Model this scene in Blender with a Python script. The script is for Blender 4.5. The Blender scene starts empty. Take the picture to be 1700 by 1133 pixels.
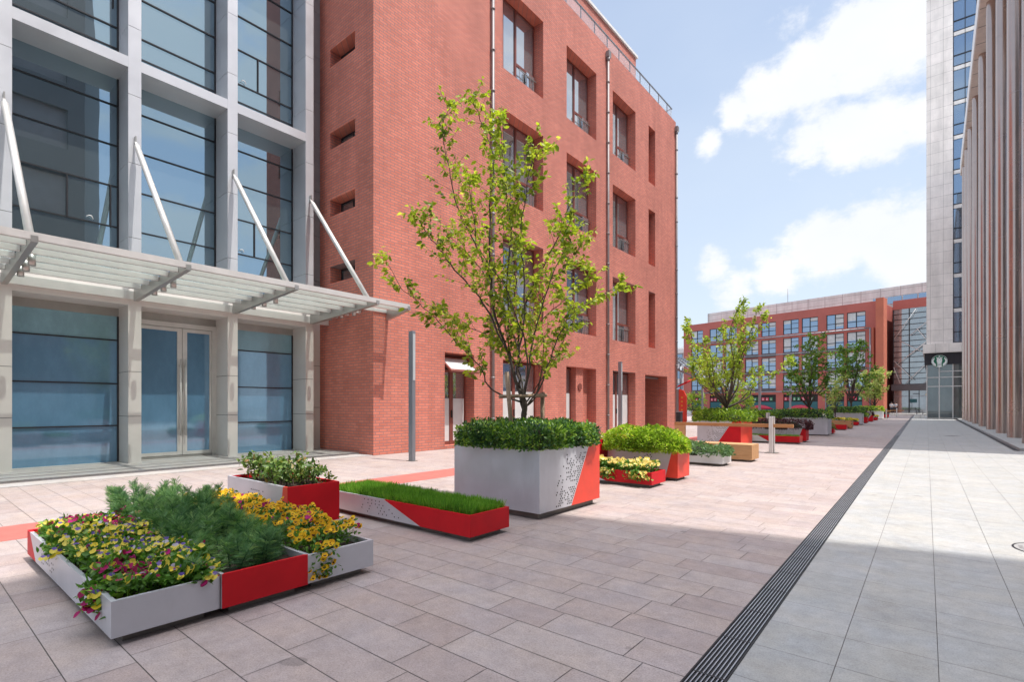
import bpy, bmesh, math, random
import numpy as np
from mathutils import Vector, Matrix
R = math.radians
random.seed(7)
rng = np.random.default_rng(11)
scene = bpy.context.scene
COL = scene.collection

# ---------------------------------------------------------------- camera
cam = bpy.data.cameras.new('camera'); cam_o = bpy.data.objects.new('camera', cam); COL.objects.link(cam_o)
cam.sensor_width = 36; cam.lens = 856 / 1700 * 36; cam.shift_y = (674 - 566.5) / 1700
cam.clip_start = 0.05; cam.clip_end = 3000
cam_o.location = (0, 0, 1.4); cam_o.rotation_euler = (R(90), 0, R(39.355))
scene.camera = cam_o

# ---------------------------------------------------------------- sun and sky
SUN_TO = Vector((0.40, 0.072, 1.0)).normalized()
elev = math.asin(SUN_TO.z); azim = math.atan2(SUN_TO.x, SUN_TO.y)
sl = bpy.data.lights.new('sun', 'SUN'); sl.energy = 3.25; sl.angle = R(0.5); sl.color = (1.0, 0.955, 0.9)
so = bpy.data.objects.new('sun', sl); COL.objects.link(so)
so.rotation_euler = (-SUN_TO).to_track_quat('-Z', 'Y').to_euler()
scene.view_settings.view_transform = 'Standard'; scene.view_settings.look = 'None'
scene.view_settings.exposure = 0.55; scene.view_settings.gamma = 1.0

W = bpy.data.worlds.new('World'); scene.world = W; W.use_nodes = True
nt = W.node_tree; nt.nodes.clear(); N = nt.nodes; Lk = nt.links
def nn(t, **k):
    n = N.new(t)
    for a, b in k.items(): setattr(n, a, b)
    return n
out = nn('ShaderNodeOutputWorld'); bg = nn('ShaderNodeBackground'); bg.inputs[1].default_value = 0.15
sky = nn('ShaderNodeTexSky'); sky.sky_type = 'NISHITA'; sky.sun_disc = False
sky.sun_elevation = elev; sky.sun_rotation = azim; sky.air_density = 1.0; sky.dust_density = 1.5; sky.ozone_density = 1.5
tc = nn('ShaderNodeTexCoord')
def mth(op, a, b=None, c=None, clamp=False):
    m = nn('ShaderNodeMath', operation=op); m.use_clamp = clamp
    for i, v in enumerate((a, b, c)):
        if v is None: continue
        if isinstance(v, (int, float)): m.inputs[i].default_value = v
        else: Lk.new(v, m.inputs[i])
    return m.outputs[0]
def noise(scale, det, rough, stretch=(1, 1, 1), off=(0, 0, 0)):
    mp = nn('ShaderNodeMapping'); mp.inputs['Scale'].default_value = stretch; mp.inputs['Location'].default_value = off
    Lk.new(tc.outputs['Generated'], mp.inputs[0])
    n = nn('ShaderNodeTexNoise'); n.inputs['Scale'].default_value = scale; n.inputs['Detail'].default_value = det
    n.inputs['Roughness'].default_value = rough; Lk.new(mp.outputs[0], n.inputs['Vector']); return n.outputs['Fac']
th = math.atan((1552 - 850) / 856.)
FW = (-math.sin(th), math.cos(th)); RT = (math.cos(th), math.sin(th))
def skydir(px, py):
    u = (px - 850) / 856.; v = (674 - py) / 856.
    return Vector((FW[0] + u * RT[0], FW[1] + u * RT[1], v)).normalized()
# banks of cumulus standing in fixed directions of the sky: (direction, spread, weight)
BANKS = [((1175, 232), .030, .8), ((1225, 185), .040, .9), ((1275, 165), .060, 1.0), ((1345, 130), .075, 1.0), ((1420, 80), .085, 1.0), ((1500, 50), .09, 1.0),
         ((1345, 240), .050, .9), ((1400, 225), .060, 1.0), ((1470, 215), .060, 1.0), ((1530, 200), .050, 1.0),
         ((1320, 30), .045, .7), ((1185, 440), .035, .7), ((1290, 460), .055, .8), ((1380, 400), .075, 1.0), ((1450, 380), .075, 1.0), ((1530, 400), .10, 1.0), ((1220, 480), .05, .7)]
# cumulus over the right-hand side of the plaza, seen only mirrored in the glazing
MIRR = [((255, 70), .10, .9), ((320, 110), .09, .9), ((345, 60), .08, .8), ((440, 150), .09, .9), ((470, 60), .08, .8), ((430, 330), .10, .95), ((470, 350), .07, .9), ((300, 400), .10, .9), ((245, 420), .08, .8)]
mask = None
for (p, s, w) in [(skydir(*a), b, c) for a, b, c in BANKS] + [(Vector((-skydir(*a).x, skydir(*a).y, skydir(*a).z)), b, c) for a, b, c in MIRR]:
    D = p
    dp = nn('ShaderNodeVectorMath', operation='DISTANCE'); Lk.new(tc.outputs['Generated'], dp.inputs[0]); dp.inputs[1].default_value = D
    q = mth('DIVIDE', dp.outputs['Value'], s * .97); q = mth('MULTIPLY', q, q); q = mth('MULTIPLY', q, -1.0)
    g = mth('MULTIPLY', mth('POWER', math.e, q), w)
    mask = g if mask is None else mth('MAXIMUM', mask, g)
fine = noise(8.0, 12, .66, (1, 1, 1.5))
edge = mth('ADD', mth('ADD', mask, mth('MULTIPLY', mth('SUBTRACT', fine, .5), 1.6)), mth('MULTIPLY', mth('SUBTRACT', noise(34.0, 8, .6, (1, 1, 1.3)), .5), .55))
bank = nn('ShaderNodeMapRange'); bank.interpolation_type = 'SMOOTHSTEP'
bank.inputs['From Min'].default_value = .34; bank.inputs['From Max'].default_value = .78; Lk.new(edge, bank.inputs['Value'])
# the rest of the sky: scattered cumulus, kept out of the sector in front
gen = noise(2.6, 8, .58, (1, 1, 2.2), (3.1, 1.7, .4))
scat = nn('ShaderNodeMapRange'); scat.interpolation_type = 'SMOOTHSTEP'
scat.inputs['From Min'].default_value = .47; scat.inputs['From Max'].default_value = .60; Lk.new(gen, scat.inputs['Value'])
dv = nn('ShaderNodeVectorMath', operation='DOT_PRODUCT'); Lk.new(tc.outputs['Generated'], dv.inputs[0]); dv.inputs[1].default_value = skydir(1300, 280)
away = nn('ShaderNodeMapRange'); away.inputs['From Min'].default_value = .93; away.inputs['From Max'].default_value = .80; Lk.new(dv.outputs['Value'], away.inputs['Value'])
scm = mth('MULTIPLY', scat.outputs[0], away.outputs[0])
cl = mth('MAXIMUM', bank.outputs[0], mth('MULTIPLY', scm, .95))
# thin milky veil, thicker towards the horizon
sep = nn('ShaderNodeSeparateXYZ'); Lk.new(tc.outputs['Generated'], sep.inputs[0])
hz = nn('ShaderNodeMapRange'); hz.inputs['From Min'].default_value = 0.0; hz.inputs['From Max'].default_value = .75
hz.inputs['To Min'].default_value = .88; hz.inputs['To Max'].default_value = .36; Lk.new(sep.outputs['Z'], hz.inputs['Value'])
veil_v = mth('ADD', hz.outputs[0], mth('MULTIPLY', mth('SUBTRACT', noise(3.2, 5, .5, (1, 1, 2)), .5), .28), clamp=True)
mx1 = nn('ShaderNodeMix', data_type='RGBA'); Lk.new(veil_v, mx1.inputs[0]); Lk.new(sky.outputs[0], mx1.inputs[6]); mx1.inputs[7].default_value = (3.7, 4.15, 4.7, 1)
shade = nn('ShaderNodeMix', data_type='RGBA'); Lk.new(noise(5.5, 6, .5, (1, 1, 1.6), (.3, .2, .9)), shade.inputs[0])
shade.inputs[6].default_value = (3.95, 4.2, 4.65, 1); shade.inputs[7].default_value = (5.0, 5.02, 5.1, 1)
mx2 = nn('ShaderNodeMix', data_type='RGBA'); Lk.new(cl, mx2.inputs[0]); Lk.new(mx1.outputs[2], mx2.inputs[6]); Lk.new(shade.outputs[2], mx2.inputs[7])
# sky above the view brightened and warmed, added to lift the ambient light
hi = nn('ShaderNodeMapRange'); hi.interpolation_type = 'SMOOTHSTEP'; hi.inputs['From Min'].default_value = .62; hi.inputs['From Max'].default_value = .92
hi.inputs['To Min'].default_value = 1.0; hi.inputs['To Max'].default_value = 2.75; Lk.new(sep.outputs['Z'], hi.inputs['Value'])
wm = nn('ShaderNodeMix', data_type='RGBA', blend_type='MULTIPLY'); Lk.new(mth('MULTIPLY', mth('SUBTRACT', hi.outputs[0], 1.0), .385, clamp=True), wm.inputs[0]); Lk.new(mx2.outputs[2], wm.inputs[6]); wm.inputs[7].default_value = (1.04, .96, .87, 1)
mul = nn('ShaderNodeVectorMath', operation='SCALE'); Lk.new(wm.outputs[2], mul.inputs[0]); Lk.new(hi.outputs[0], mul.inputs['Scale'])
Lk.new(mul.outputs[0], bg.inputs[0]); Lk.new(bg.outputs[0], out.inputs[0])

# ---------------------------------------------------------------- materials
MATS = {}
class NT:
    def __init__(s, name):
        s.m = bpy.data.materials.new(name); s.m.use_nodes = True; s.t = s.m.node_tree; s.t.nodes.clear()
        s.o = s.n('ShaderNodeOutputMaterial'); s.p = s.n('ShaderNodeBsdfPrincipled'); s.t.links.new(s.p.outputs[0], s.o.inputs[0])
        s.geo = None; MATS[name] = s.m
    def n(s, t, **k):
        x = s.t.nodes.new(t)
        for a, b in k.items(): setattr(x, a, b)
        return x
    def l(s, a, b): s.t.links.new(a, b)
    def pos(s, scale=(1, 1, 1)):
        if s.geo is None: s.geo = s.n('ShaderNodeNewGeometry')
        mp = s.n('ShaderNodeMapping'); mp.inputs['Scale'].default_value = scale; s.l(s.geo.outputs['Position'], mp.inputs[0]); return mp.outputs[0]
    def noise(s, scale, det=4, rough=.55, st=(1, 1, 1)):
        n = s.n('ShaderNodeTexNoise'); n.inputs['Scale'].default_value = scale; n.inputs['Detail'].default_value = det
        n.inputs['Roughness'].default_value = rough; s.l(s.pos(st), n.inputs['Vector']); return n.outputs['Fac']
    def ramp(s, fac, stops):
        r = s.n('ShaderNodeValToRGB'); e = r.color_ramp.elements
        while len(e) < len(stops): e.new(.5)
        for i, (p, c) in enumerate(stops):
            e[i].position = p; e[i].color = (c[0], c[1], c[2], 1) if not isinstance(c, (int, float)) else (c, c, c, 1)
        s.l(fac, r.inputs[0]); return r.outputs[0]
    def mix(s, fac, a, b, mode='MIX'):
        m = s.n('ShaderNodeMix', data_type='RGBA', blend_type=mode)
        for i, v in ((0, fac), (6, a), (7, b)):
            if isinstance(v, (int, float)): m.inputs[i].default_value = v
            elif isinstance(v, tuple): m.inputs[i].default_value = (v[0], v[1], v[2], 1)
            else: s.l(v, m.inputs[i])
        return m.outputs[2]
    def bump(s, h, strength=.3, dist=.01):
        b = s.n('ShaderNodeBump'); b.inputs['Strength'].default_value = strength; b.inputs['Distance'].default_value = dist
        s.l(h, b.inputs['Height']); s.l(b.outputs[0], s.p.inputs['Normal'])
    def set(s, color=None, rough=None, metal=None, spec=None):
        if color is not None:
            if isinstance(color, tuple): s.p.inputs['Base Color'].default_value = (color[0], color[1], color[2], 1)
            else: s.l(color, s.p.inputs['Base Color'])
        if rough is not None:
            if isinstance(rough, (int, float)): s.p.inputs['Roughness'].default_value = rough
            else: s.l(rough, s.p.inputs['Roughness'])
        if metal is not None: s.p.inputs['Metallic'].default_value = metal
        if spec is not None: s.p.inputs['Specular IOR Level'].default_value = spec
        return s
def painted(name, c, rough=.45, metal=0.0, var=.10, grime=.0, scale=3.0):
    t = NT(name); f = t.noise(scale, 5, .6)
    a = tuple(x * (1 - var) for x in c); b = tuple(min(1, x * (1 + var)) for x in c)
    col = t.ramp(f, [(.3, a), (.7, b)])
    if grime:
        g = t.ramp(t.noise(scale * .7, 8, .7, (1, 1, .25)), [(.50, 0.0), (.72, 1.0)])
        mm = t.n('ShaderNodeMath', operation='MULTIPLY'); t.l(g, mm.inputs[0]); mm.inputs[1].default_value = grime
        col = t.mix(mm.outputs[0], col, tuple(x * .55 for x in c))
    t.set(col, t.ramp(f, [(.2, max(0, rough - .07)), (.8, min(1, rough + .07))]), metal); t.bump(t.noise(60, 3), .04, .004)
    return t.m
def brickmat(name, c1, c2, mortar, bw, rh, ms, fine=True):
    t = NT(name)
    g = t.n('ShaderNodeNewGeometry'); sp = t.n('ShaderNodeSeparateXYZ'); t.l(g.outputs['Position'], sp.inputs[0])
    ad = t.n('ShaderNodeMath', operation='ADD'); t.l(sp.outputs[0], ad.inputs[0]); t.l(sp.outputs[1], ad.inputs[1])
    cb = t.n('ShaderNodeCombineXYZ'); t.l(ad.outputs[0], cb.inputs[0]); t.l(sp.outputs[2], cb.inputs[1])
    b = t.n('ShaderNodeTexBrick'); t.l(cb.outputs[0], b.inputs['Vector']); b.inputs['Scale'].default_value = 1
    b.inputs['Brick Width'].default_value = bw; b.inputs['Row Height'].default_value = rh; b.inputs['Mortar Size'].default_value = ms
    b.inputs['Mortar Smooth'].default_value = .1; b.offset = .5 if fine else 0.0; b.inputs['Bias'].default_value = 0
    b.inputs['Color1'].default_value = (*c1, 1); b.inputs['Color2'].default_value = (*c2, 1); b.inputs['Mortar'].default_value = (*mortar, 1)
    big = t.ramp(t.noise(.6, 6, .65), [(.3, .86), (.7, 1.10)])
    st = t.ramp(t.noise(1.2, 6, .7, (1, 1, .10)), [(.32, .84), (.55, 1.0), (.7, 1.06)])
    col = t.mix(1.0, b.outputs['Color'], big, 'MULTIPLY'); col = t.mix(1.0, col, st, 'MULTIPLY')
    t.set(col, .8); inv = t.n('ShaderNodeMath', operation='SUBTRACT'); inv.inputs[0].default_value = 1; t.l(b.outputs['Fac'], inv.inputs[1])
    t.bump(inv.outputs[0], .5, .006); return t.m
def slabmat(name, c, tint, rough=.75, speck=.22):
    t = NT(name); at = t.n('ShaderNodeAttribute'); at.attribute_name = 'tone'
    col = t.ramp(at.outputs['Fac'], [(0, tint[0]), (.35, c), (.65, c), (1, tint[1])])
    sp = t.ramp(t.noise(95, 5, .9), [(.33, 1 - speck * 1.4), (.5, 1.0), (.67, 1 + speck * .75)])
    st = t.ramp(t.noise(1.3, 9, .72), [(.28, .80), (.45, .97), (.7, 1.05)])
    st2 = t.ramp(t.noise(14, 7, .75), [(.25, .88), (.6, 1.03)])
    spots = t.ramp(t.noise(23, 2, .4), [(.76, 1.0), (.80, .72)])
    bl = t.ramp(t.noise(5.5, 8, .8), [(.30, .84), (.5, 1.0), (.68, 1.13)]); gum = t.ramp(t.noise(3.1, 1, .2), [(.795, 1.0), (.81, .70)])
    wc = t.mix(t.ramp(t.noise(2.4, 4, .6), [(.35, 0.0), (.65, 1.0)]), (1.03, 1.0, .96), (.97, .99, 1.03))
    for x in (bl, gum, wc, sp, st, st2, spots): col = t.mix(1.0, col, x, 'MULTIPLY')
    t.set(col, rough); t.bump(t.noise(230, 2), .12, .003); return t.m
def leafmat(name, stops, trans=.35, rough=.45, spec=.4):
    t = NT(name); at = t.n('ShaderNodeAttribute'); at.attribute_name = 'tone'
    col = t.ramp(at.outputs['Fac'], stops); t.set(col, rough, spec=spec)
    tr = t.n('ShaderNodeBsdfTranslucent'); c2 = t.mix(1.0, col, (1.35, 1.5, .7), 'MULTIPLY'); t.l(c2, tr.inputs[0])
    ms = t.n('ShaderNodeMixShader'); ms.inputs[0].default_value = trans; t.l(t.p.outputs[0], ms.inputs[1]); t.l(tr.outputs[0], ms.inputs[2]); t.l(ms.outputs[0], t.o.inputs[0])
    return t.m
def glassmat(name, tint, refl, dark, rough=.01, wav=.0, streak=0.0, sc=1.0):
    # coated facade glazing: dark body colour under a clear reflecting sheet
    t = NT(name); t.t.nodes.remove(t.p)
    d = t.n('ShaderNodeBsdfPrincipled'); d.inputs['Roughness'].default_value = .5
    if streak:
        f = t.noise(2.2 * sc, 9, .72, (1, 1, .45)); d2 = tuple(min(1, x * (1 + streak)) + .015 for x in dark)
        t.l(t.mix(t.ramp(f, [(.42, 0.0), (.75, 1.0)]), dark, d2), d.inputs['Base Color'])
    else: d.inputs['Base Color'].default_value = (*dark, 1)
    g = t.n('ShaderNodeBsdfGlossy'); g.inputs['Roughness'].default_value = rough; g.inputs['Color'].default_value = (*tint, 1)
    if wav:
        b = t.n('ShaderNodeBump'); b.inputs['Strength'].default_value = wav; b.inputs['Distance'].default_value = .02
        t.l(t.noise(.9, 2), b.inputs['Height']); t.l(b.outputs[0], g.inputs['Normal'])
    fr = t.n('ShaderNodeFresnel'); fr.inputs[0].default_value = 1.5
    mr = t.n('ShaderNodeMapRange'); mr.inputs['To Min'].default_value = refl; mr.inputs['To Max'].default_value = 1.0; t.l(fr.outputs[0], mr.inputs['Value'])
    ms = t.n('ShaderNodeMixShader'); t.l(mr.outputs[0], ms.inputs[0]); t.l(d.outputs[0], ms.inputs[1]); t.l(g.outputs[0], ms.inputs[2]); t.l(ms.outputs[0], t.o.inputs[0])
    return t.m

M_red = painted('red_paint', (.60, .008, .016), .50, 0, .12, .22); M_red.node_tree.nodes['Principled BSDF'].inputs['Specular IOR Level'].default_value = .25
M_redlit = painted('lit_red_paint', (.80, .065, .035), .42, 0, .10, .12)  # lit copy of the planter red, sunlight put into the colour
M_grey = painted('grey_metal_paint', (.58, .59, .63), .38, .25, .06, .26)
M_white = painted('white_metal_paint', (.76, .76, .76), .45, .0, .05, .12)
M_plinth = painted('plinth_metal', (.20, .18, .16), .6, .2, .25, .4)
M_hole = painted('hole_dark', (.012, .012, .013), .9)
M_soil = painted('soil', (.06, .04, .028), .95, 0, .45, 0, 30)
M_brick = brickmat('red_brick', (.67, .220, .150), (.565, .170, .116), (.26, .17, .17), .26, .082, .0085)
M_brickf = painted('red_brick_far', (.46, .13, .105), .8, 0, .10, .2, .4)
M_brick_fin = painted('orange_fin', (.50, .15, .09), .8, 0, .08, .1, .6)
M_coping = painted('coping', (.75, .73, .70), .6)
M_stone = brickmat('pale_stone', (.88, .82, .77), (.83, .78, .73), (.50, .46, .43), 1.07, 1.18, .016, False)
M_stonef = brickmat('grey_stone', (.60, .68, .66), (.55, .62, .61), (.33, .35, .35), 2.4, 1.15, .04, False)
M_pill = painted('silver_panel', (.60, .61, .64), .40, .35, .05, .06, 1.2)
M_pillb = painted('warm_silver_panel', (.66, .635, .60), .45, .10, .05, .08, 1.2)
M_joint = painted('panel_joint', (.10, .10, .10), .8)
M_steelb = painted('brushed_steel', (.42, .41, .39), .35, .7, .08)
M_steelw = painted('pale_steel', (.66, .645, .62), .38, .3, .06, .12)
M_cpanel = painted('dark_frame', (.035, .035, .04), .4, .3)
M_frame = painted('brown_window_frame', (.20, .060, .045), .45)
M_tint = glassmat('blue_glass', (.56, .78, .93), .43, (.035, .05, .052), .008, .03)
M_frost = glassmat('frosted_blue_glass', (.55, .72, .86), .17, (.105, .24, .385), .05, 0, .30, .6)
M_frost_top = glassmat('frosted_top_glass', (.55, .72, .80), .12, (.19, .36, .44), .2, 0, .3)
M_wglass = glassmat('window_glass', (.92, .96, 1.0), .42, (.16, .18, .19), .01, .02)
M_farglass = glassmat('far_window_glass', (.52, .72, .98), .42, (.04, .06, .085), .02)
M_atrium = glassmat('atrium_glass', (.78, .84, .88), .30, (.13, .17, .18), .05, 0, .9, .4)
M_cafe = glassmat('cafe_glass', (.75, .85, .88), .12, (.030, .038, .038), .02, 0, 1.8, .5)
M_blind = painted('blind_white', (.62, .64, .64), .7)
M_spandrel = painted('spandrel_dark', (.09, .085, .09), .5)
M_pipe = painted('grey_pipe', (.24, .22, .22), .5, .2, .12)
M_col = painted('copper_steel', (.50, .40, .355), .24, .92, .06, .08, .7)
M_soffit = painted('soffit_beige', (.70, .60, .52), .6)
M_fascia = painted('fascia_white', (.80, .79, .77), .5)
M_lampm = painted('lamp_metal', (.26, .28, .31), .4, .6, .06)
M_lampglass = painted('lamp_lens', (.45, .50, .52), .25, 0, .05)
M_iron = painted('cast_iron', (.035, .033, .035), .55, .5, .2)
M_ironl = painted('grate_steel', (.40, .40, .42), .42, .6, .15)
M_kerb = painted('kerb_stone', (.32, .31, .30), .75, 0, .12, .3, 4)
M_dark = painted('interior_dark', (.02, .02, .022), .7)
M_strip = painted('red_ground_paint', (.50, .13, .105), .8, 0, .14, .3, 5)
M_joints = painted('joint_mortar', (.17, .15, .145), .9, 0, .2, 0, 20)
M_slabL = slabmat('pink_granite', (.405, .335, .312), ((.375, .302, .280), (.43, .365, .340)), .75, .30)
M_slabR = slabmat('grey_granite', (.395, .392, .372), ((.375, .372, .355), (.415, .41, .392)), .72, .24)
M_step = slabmat('step_granite', (.50, .46, .43), ((.46, .43, .41), (.53, .49, .47)))
M_inlay = painted('dark_inlay', (.20, .17, .165), .6)
M_bark = painted('bark', (.085, .062, .048), .85, 0, .35, 0, 25)
M_stake = painted('stake_wood', (.30, .21, .14), .8, 0, .25, 0, 20)
M_teal = painted('teal_panel', (.02, .12, .14), .5); M_pink = painted('crimson_panel', (.55, .04, .08), .5); M_gpan = painted('green_panel', (.03, .20, .08), .5)
M_yel = painted('yellow_paint', (.75, .50, .05), .5)
M_green = painted('logo_green', (.0, .13, .065), .4); M_logow = painted('logo_white', (.80, .82, .80), .4)
M_skin = painted('skin', (.50, .30, .22), .6); M_shirt = painted('shirt_white', (.42, .43, .46), .8); M_trous = painted('trousers_dark', (.03, .03, .04), .8); M_hair = painted('hair_black', (.012, .01, .01), .7)
M_band = painted('dark_cladding', (.035, .032, .038), .6, .2, .3, .3, 3)
t = NT('canopy_glass'); t.set((.80, .90, .86), .2); _tr = t.n('ShaderNodeBsdfTransparent'); _tr.inputs[0].default_value = (.93, .98, .96, 1); _tl = t.n('ShaderNodeBsdfTranslucent'); _tl.inputs[0].default_value = (.60, .70, .67, 1)
_a = t.n('ShaderNodeMixShader'); _a.inputs[0].default_value = .6; t.l(t.p.outputs[0], _a.inputs[1]); t.l(_tl.outputs[0], _a.inputs[2])
_b = t.n('ShaderNodeMixShader'); _b.inputs[0].default_value = .26; t.l(_tr.outputs[0], _b.inputs[1]); t.l(_a.outputs[0], _b.inputs[2]); t.l(_b.outputs[0], t.o.inputs[0]); M_cglass = t.m
t = NT('rail_glass'); t.set((.62, .68, .74), .1); t.p.inputs['Alpha'].default_value = .35; M_rglass = t.m
# wood with long grain and knots
def woodmat(name, c1, c2, st):
    t = NT(name); f = t.noise(9, 6, .6, st); k = t.ramp(t.noise(3.2, 1, .3, (1.2, 1.2, 3)), [(.73, 1.0), (.78, .25)])
    col = t.mix(1.0, t.ramp(f, [(.3, c1), (.7, c2)]), k, 'MULTIPLY'); t.set(col, .6); t.bump(f, .2, .004); return t.m
M_wood = woodmat('pine_beam_wood', (.42, .21, .085), (.62, .36, .17), (.25, 3, 7)); M_wooddk = woodmat('oiled_wood', (.36, .15, .05), (.50, .24, .09), (.3, 3, 3))
YG = [(0, (.10, .15, .02)), (.35, (.26, .33, .03)), (.70, (.46, .50, .05)), (1, (.66, .62, .14))]
M_ltree = leafmat('leaf_young_green', YG, .45)
M_ltree2 = leafmat('leaf_mid_green', [(0, (.06, .14, .02)), (.5, (.15, .28, .04)), (1, (.34, .46, .09))], .4)
M_ltree3 = leafmat('leaf_pale_green', [(0, (.22, .30, .07)), (.5, (.42, .47, .16)), (1, (.64, .62, .32))], .4)
M_ltree1b = leafmat('leaf_yellow_green', [(0, (.14, .22, .025)), (.5, (.34, .44, .05)), (1, (.60, .62, .14))], .45)
M_lhedge = leafmat('leaf_hedge', [(0, (.03, .08, .035)), (.40, (.08, .18, .05)), (.66, (.22, .38, .06)), (1, (.50, .64, .10))], .25, .30, .5)
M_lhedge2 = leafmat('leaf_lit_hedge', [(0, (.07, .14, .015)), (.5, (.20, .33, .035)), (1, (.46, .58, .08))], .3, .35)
M_azalea = leafmat('leaf_azalea', [(0, (.12, .18, .02)), (.4, (.28, .42, .04)), (.8, (.52, .66, .08)), (1, (.55, .36, .12))], .4)
M_purple = leafmat('leaf_purple', [(0, (.045, .015, .022)), (.6, (.10, .030, .045)), (1, (.20, .08, .09))], .25)
M_mari = leafmat('leaf_marigold', [(0, (.06, .15, .075)), (.45, (.15, .30, .13)), (1, (.40, .58, .24))], .3)
M_pleaf = leafmat('leaf_pansy', [(0, (.045, .12, .015)), (.6, (.10, .24, .03)), (1, (.26, .42, .07))], .3)
M_shrub = leafmat('leaf_shrub', [(0, (.05, .10, .025)), (.5, (.12, .21, .05)), (.9, (.26, .36, .09)), (1, (.40, .18, .08))], .3)
M_succ = leafmat('leaf_bluegreen', [(0, (.08, .16, .07)), (1, (.22, .34, .16))], .25)
M_grass = leafmat('grass_blade', [(0, (.07, .19, .02)), (.5, (.16, .36, .035)), (1, (.36, .56, .09))], .4)
M_core = painted('hedge_inner_shade', (.022, .030, .012), .95, 0, .3, 0, 20)
def petal(name, c, c2=None): return leafmat(name, [(0, tuple(x * .8 for x in c)), (1, c2 or c)], .25, .6, .2)
M_py = petal('petal_yellow', (.80, .62, .03), (.86, .74, .18)); M_pv = petal('petal_violet', (.10, .05, .36), (.30, .22, .60)); M_pm = petal('petal_magenta', (.32, .008, .06), (.50, .02, .20))
M_po = petal('petal_amber', (.80, .40, .01), (.86, .56, .03)); M_pk = petal('petal_dark', (.06, .008, .02)); M_pw = petal('petal_white', (.66, .60, .78)); M_pc = petal('petal_peach', (.80, .50, .12), (.88, .72, .28))

# ---------------------------------------------------------------- mesh helpers
ORG = {}
def tag(o, label=None, cat=None, group=None, kind=None):
    if label: o['label'] = label
    if cat: o['category'] = cat
    if group: o['group'] = group
    if kind: o['kind'] = kind
    return o
def thing(name, label, cat, loc=(0, 0, 0), rotz=0, group=None):
    o = bpy.data.objects.new(name, None); COL.objects.link(o); o.empty_display_size = .2
    o.location = loc; o.rotation_euler = (0, 0, rotz); ORG[o] = (0, 0, 0) if rotz else tuple(loc)
    return tag(o, label, cat, group)
class MB:
    def __init__(s): s.v = []; s.f = []; s.mi = []; s.mats = []; s.sm = []
    def mat(s, m):
        if m not in s.mats: s.mats.append(m)
        return s.mats.index(m)
    def face(s, pts, m, smooth=False):
        i = len(s.v); s.v += [tuple(p) for p in pts]; s.f.append(tuple(range(i, i + len(pts)))); s.mi.append(s.mat(m)); s.sm.append(smooth)
    def box(s, x0, x1, y0, y1, z0, z1, m, skip=''):
        i = len(s.v); k = s.mat(m)
        s.v += [(x0, y0, z0), (x1, y0, z0), (x1, y1, z0), (x0, y1, z0), (x0, y0, z1), (x1, y0, z1), (x1, y1, z1), (x0, y1, z1)]
        for n, q in (('b', (0, 3, 2, 1)), ('t', (4, 5, 6, 7)), ('f', (0, 1, 5, 4)), ('r', (1, 2, 6, 5)), ('k', (2, 3, 7, 6)), ('l', (3, 0, 4, 7))):
            if n in skip: continue
            s.f.append(tuple(i + a for a in q)); s.mi.append(k); s.sm.append(False)
        return s
    def tube(s, pts, rad, m, n=8, cap=True, smooth=True):
        pts = [Vector(p) for p in pts]
        if isinstance(rad, (int, float)): rad = [rad] * len(pts)
        k = s.mat(m); base = len(s.v); ref = None
        for i, p in enumerate(pts):
            d = (pts[min(i + 1, len(pts) - 1)] - pts[max(i - 1, 0)])
            d = d.normalized() if d.length > 1e-9 else Vector((0, 0, 1))
            if ref is None: ref = d.orthogonal().normalized()
            a = (ref - d * ref.dot(d)); a = a.normalized() if a.length > 1e-6 else d.orthogonal().normalized(); ref = a
            b = d.cross(a)
            for j in range(n):
                t_ = 2 * math.pi * j / n; q = p + (a * math.cos(t_) + b * math.sin(t_)) * rad[i]; s.v.append(tuple(q))
        for i in range(len(pts) - 1):
            for j in range(n):
                a0 = base + i * n + j; a1 = base + i * n + (j + 1) % n
                s.f.append((a0, a1, a1 + n, a0 + n)); s.mi.append(k); s.sm.append(smooth)
        if cap:
            s.f.append(tuple(base + j for j in range(n))[::-1]); s.mi.append(k); s.sm.append(False)
            e = base + (len(pts) - 1) * n; s.f.append(tuple(e + j for j in range(n))); s.mi.append(k); s.sm.append(False)
        return s
    def beam(s, p, q, w, h, m, up=(0, 0, 1)):
        p = Vector(p); q = Vector(q); d = (q - p).normalized(); u = Vector(up); sd = d.cross(u).normalized(); u = sd.cross(d)
        i = len(s.v); k = s.mat(m)
        for c in (p, q):
            for a, b in ((-1, -1), (1, -1), (1, 1), (-1, 1)): s.v.append(tuple(c + sd * (a * w / 2) + u * (b * h / 2)))
        for f in ((0, 1, 2, 3), (7, 6, 5, 4), (0, 4, 5, 1), (1, 5, 6, 2), (2, 6, 7, 3), (3, 7, 4, 0)): s.f.append(tuple(i + a for a in f)); s.mi.append(k); s.sm.append(False)
        return s
    def build(s, name, parent=None, bevel=0):
        org = (0, 0, 0)
        if parent is not None: org = ORG.get(parent, (0, 0, 0))
        me = bpy.data.meshes.new(name)
        me.from_pydata([(a - org[0], b - org[1], c - org[2]) for a, b, c in s.v], [], s.f)
        for m in s.mats: me.materials.append(m)
        me.polygons.foreach_set('material_index', s.mi); me.polygons.foreach_set('use_smooth', s.sm)
        me.update()
        o = bpy.data.objects.new(name, me); COL.objects.link(o)
        if bevel:
            bm = bmesh.new(); bm.from_mesh(me); bmesh.ops.remove_doubles(bm, verts=bm.verts, dist=1e-5); bm.normal_update()
            ed = [e for e in bm.edges if len(e.link_faces) == 2 and e.calc_face_angle(0) > .5]
            try: bmesh.ops.bevel(bm, geom=ed, offset=bevel, segments=2, affect='EDGES', profile=.6)
            except Exception: pass
            bm.to_mesh(me); bm.free()
        if parent is not None: o.parent = parent; ORG[o] = org
        return o
def one(name, mb, label, cat, group=None, kind=None): return tag(mb.build(name), label, cat, group, kind)
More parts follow.
